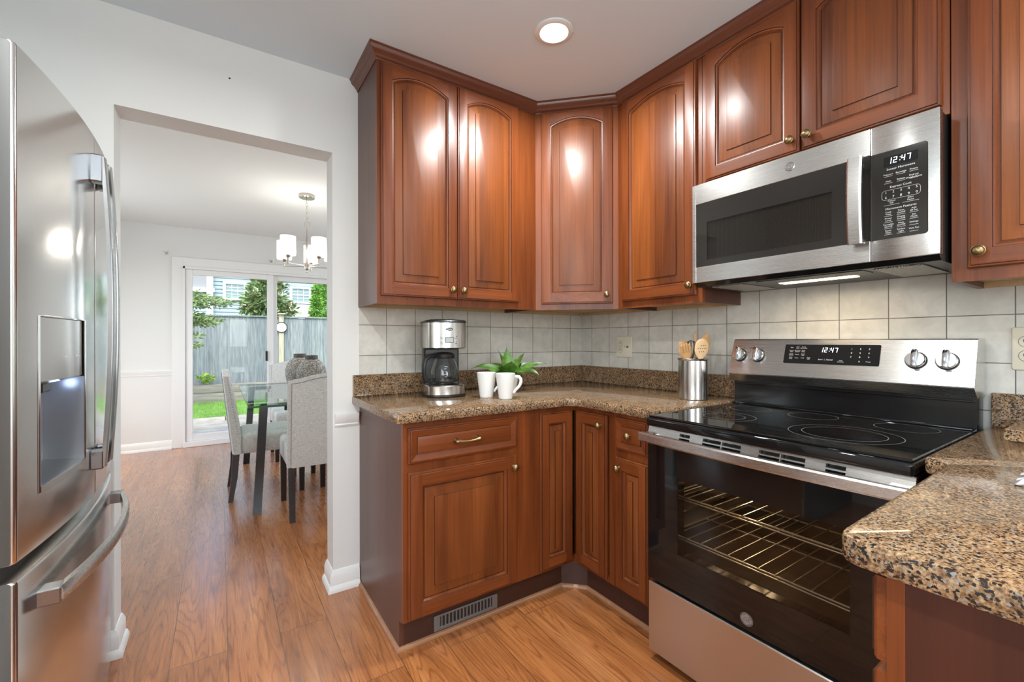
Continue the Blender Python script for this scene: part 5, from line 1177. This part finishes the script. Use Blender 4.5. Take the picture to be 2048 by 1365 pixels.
b = MB(); b.box(-8, -2.47, 19.9, 20.0, 3.36, 6.5); b.build('porch_screen', mat('grey_screen', (.26, .27, .29), .8), hs, smooth=0)
b = MB(); b.box(.35, 7.5, 19.88, 20.01, GZ, 2.84); b.build('white_lower_wall', M_ht, hs, smooth=0)
# trees
def leafmat(name, stops):
    m = mat(name, stops[1], .45); g = N(m); oi = g.n('ShaderNodeTexCoord'); n_ = g.noise(oi.outputs['Object'], 3.3, 4, .7); g.col(g.ramp(n_.outputs[0], [(.3, stops[0]), (.5, stops[1]), (.7, stops[2])])); return m
def crown(blobs, n, size, asp=.5, seed=1, flat=False):
    rnd = random.Random(seed); b = MB(); tot = sum(w for *_, w in blobs)
    for (cx, cy, cz, rx, ry, rz, w) in blobs:
        for i in range(int(n * w / tot)):
            while True:
                p = Vector((rnd.uniform(-1, 1), rnd.uniform(-1, 1), rnd.uniform(-1, 1)))
                if .15 < p.length < 1: break
            p = p * (.75 + .25 * rnd.random()); c = Vector((cx + p.x * rx, cy + p.y * ry, cz + p.z * rz)); L = size * rnd.uniform(.6, 1.3)
            d_ = (Vector((p.x, p.y, p.z * (.3 if flat else 1))) + Vector((rnd.uniform(-1, 1), rnd.uniform(-1, 1), rnd.uniform(-.8, .8))) * .8).normalized(); s_ = d_.cross(Vector((rnd.uniform(-1, 1), rnd.uniform(-1, 1), rnd.uniform(-1, 1)))).normalized() * (L * asp * .5)
            nn_ = d_.cross(s_).normalized() * L * .08
            b.face([c, c + d_ * (L * .45) + s_ + nn_, c + d_ * L, c + d_ * (L * .45) - s_ + nn_])
    return b
def tree(name, label, loc, blobs, n, size, asp, m, trunk, seed, flat=False, group=None):
    t = thing(name, label, 'tree', loc, 0, group); b = crown(blobs, n, size, asp, seed, flat); b.build('foliage', m, t, weld=False, norm=False, smooth=0)
    b = MB()
    for pts, rr in trunk: b.tube(pts, rr, 8)
    b.build('trunk', mat('bark', (.10, .08, .065), .9), t); return t
tree('maple_tree', 'fine-leaved green tree reaching in from the left before the fence', (-3.1, 7.9, GZ), [(-2.75, 7.9, 1.95, .75, .5, .20, 4), (-2.35, 7.8, 1.92, .62, .4, .12, 3), (-2.75, 7.8, 1.62, .70, .45, .12, 3), (-2.40, 7.8, 1.55, .45, .35, .10, 2.2), (-2.75, 7.7, 1.28, .50, .4, .10, 1.2), (-2.60, 7.7, 1.10, .36, .3, .08, .8), (-3.2, 7.9, 2.3, .7, .5, .3, 3)], 5200, .075, .42, leafmat('maple_leaf', [(.08, .14, .05), (.19, .28, .10), (.38, .45, .18)]), [([(-3.35, 8.0, GZ - .04), (-3.25, 7.95, .7), (-3.0, 7.9, 1.5), (-2.7, 7.85, 1.9), (-2.1, 7.8, 1.95)], [.06, .05, .04, .02, .006]), ([(-3.05, 7.92, 1.2), (-2.7, 7.85, 1.5), (-2.1, 7.8, 1.6)], [.03, .018, .005])], 5, True)
tree('magnolia_tree', 'broad magnolia with glossy green and bronze leaves beyond the fence', (-.9, 12, GZ), [(-.95, 12, 2.35, .58, .5, .55, 4), (-.85, 12, 2.95, .42, .4, .45, 2.4), (-.55, 12, 2.0, .45, .4, .35, 2), (-1.2, 12, 2.15, .38, .4, .32, 1.6), (-.85, 12, 1.6, .55, .45, .45, 2)], 2600, .17, .42, leafmat('magnolia_leaf', [(.26, .16, .06), (.12, .22, .07), (.34, .46, .16)]), [([(-.9, 12, GZ - .1), (-.9, 12, 1.2), (-.88, 12, 2.6)], [.08, .07, .02])], 8)
def cone(x, y, h, r, n, sd, lb):
    bl = [(x, y, h * (k + .5) / 9, r * (1 - (k / 9) ** 1.5 * .93), r * (1 - (k / 9) ** 1.5 * .93), h / 12, (1 - k / 12) ** 1.2) for k in range(9)]
    tree('arborvitae', lb, (x, y, GZ), bl, n, .13, .35, leafmat('arborvitae_leaf', [(.05, .16, .015), (.15, .36, .035), (.30, .56, .08)]), [([(x, y, GZ - .1), (x, y, h * .7)], [.06, .02])], sd, False, 'conical evergreens beyond the fence')
cone(.72, 14, 3.0, .42, 7000, 11, 'bright green cone-shaped evergreen in front of its taller neighbor'); cone(1.15, 15.2, 3.75, .46, 6500, 12, 'taller cone-shaped evergreen beside the house window')
b = crown([(-2.28, 9.35, .375, .16, .06, .09, 1)], 130, .07, .6, 21); tag(b.build('weed_clump', leafmat('weed_leaf', [(.15, .3, .03), (.32, .48, .05), (.5, .6, .1)]), weld=False, norm=False, smooth=0), 'small bright weed growing at the foot of the fence', 'weed')
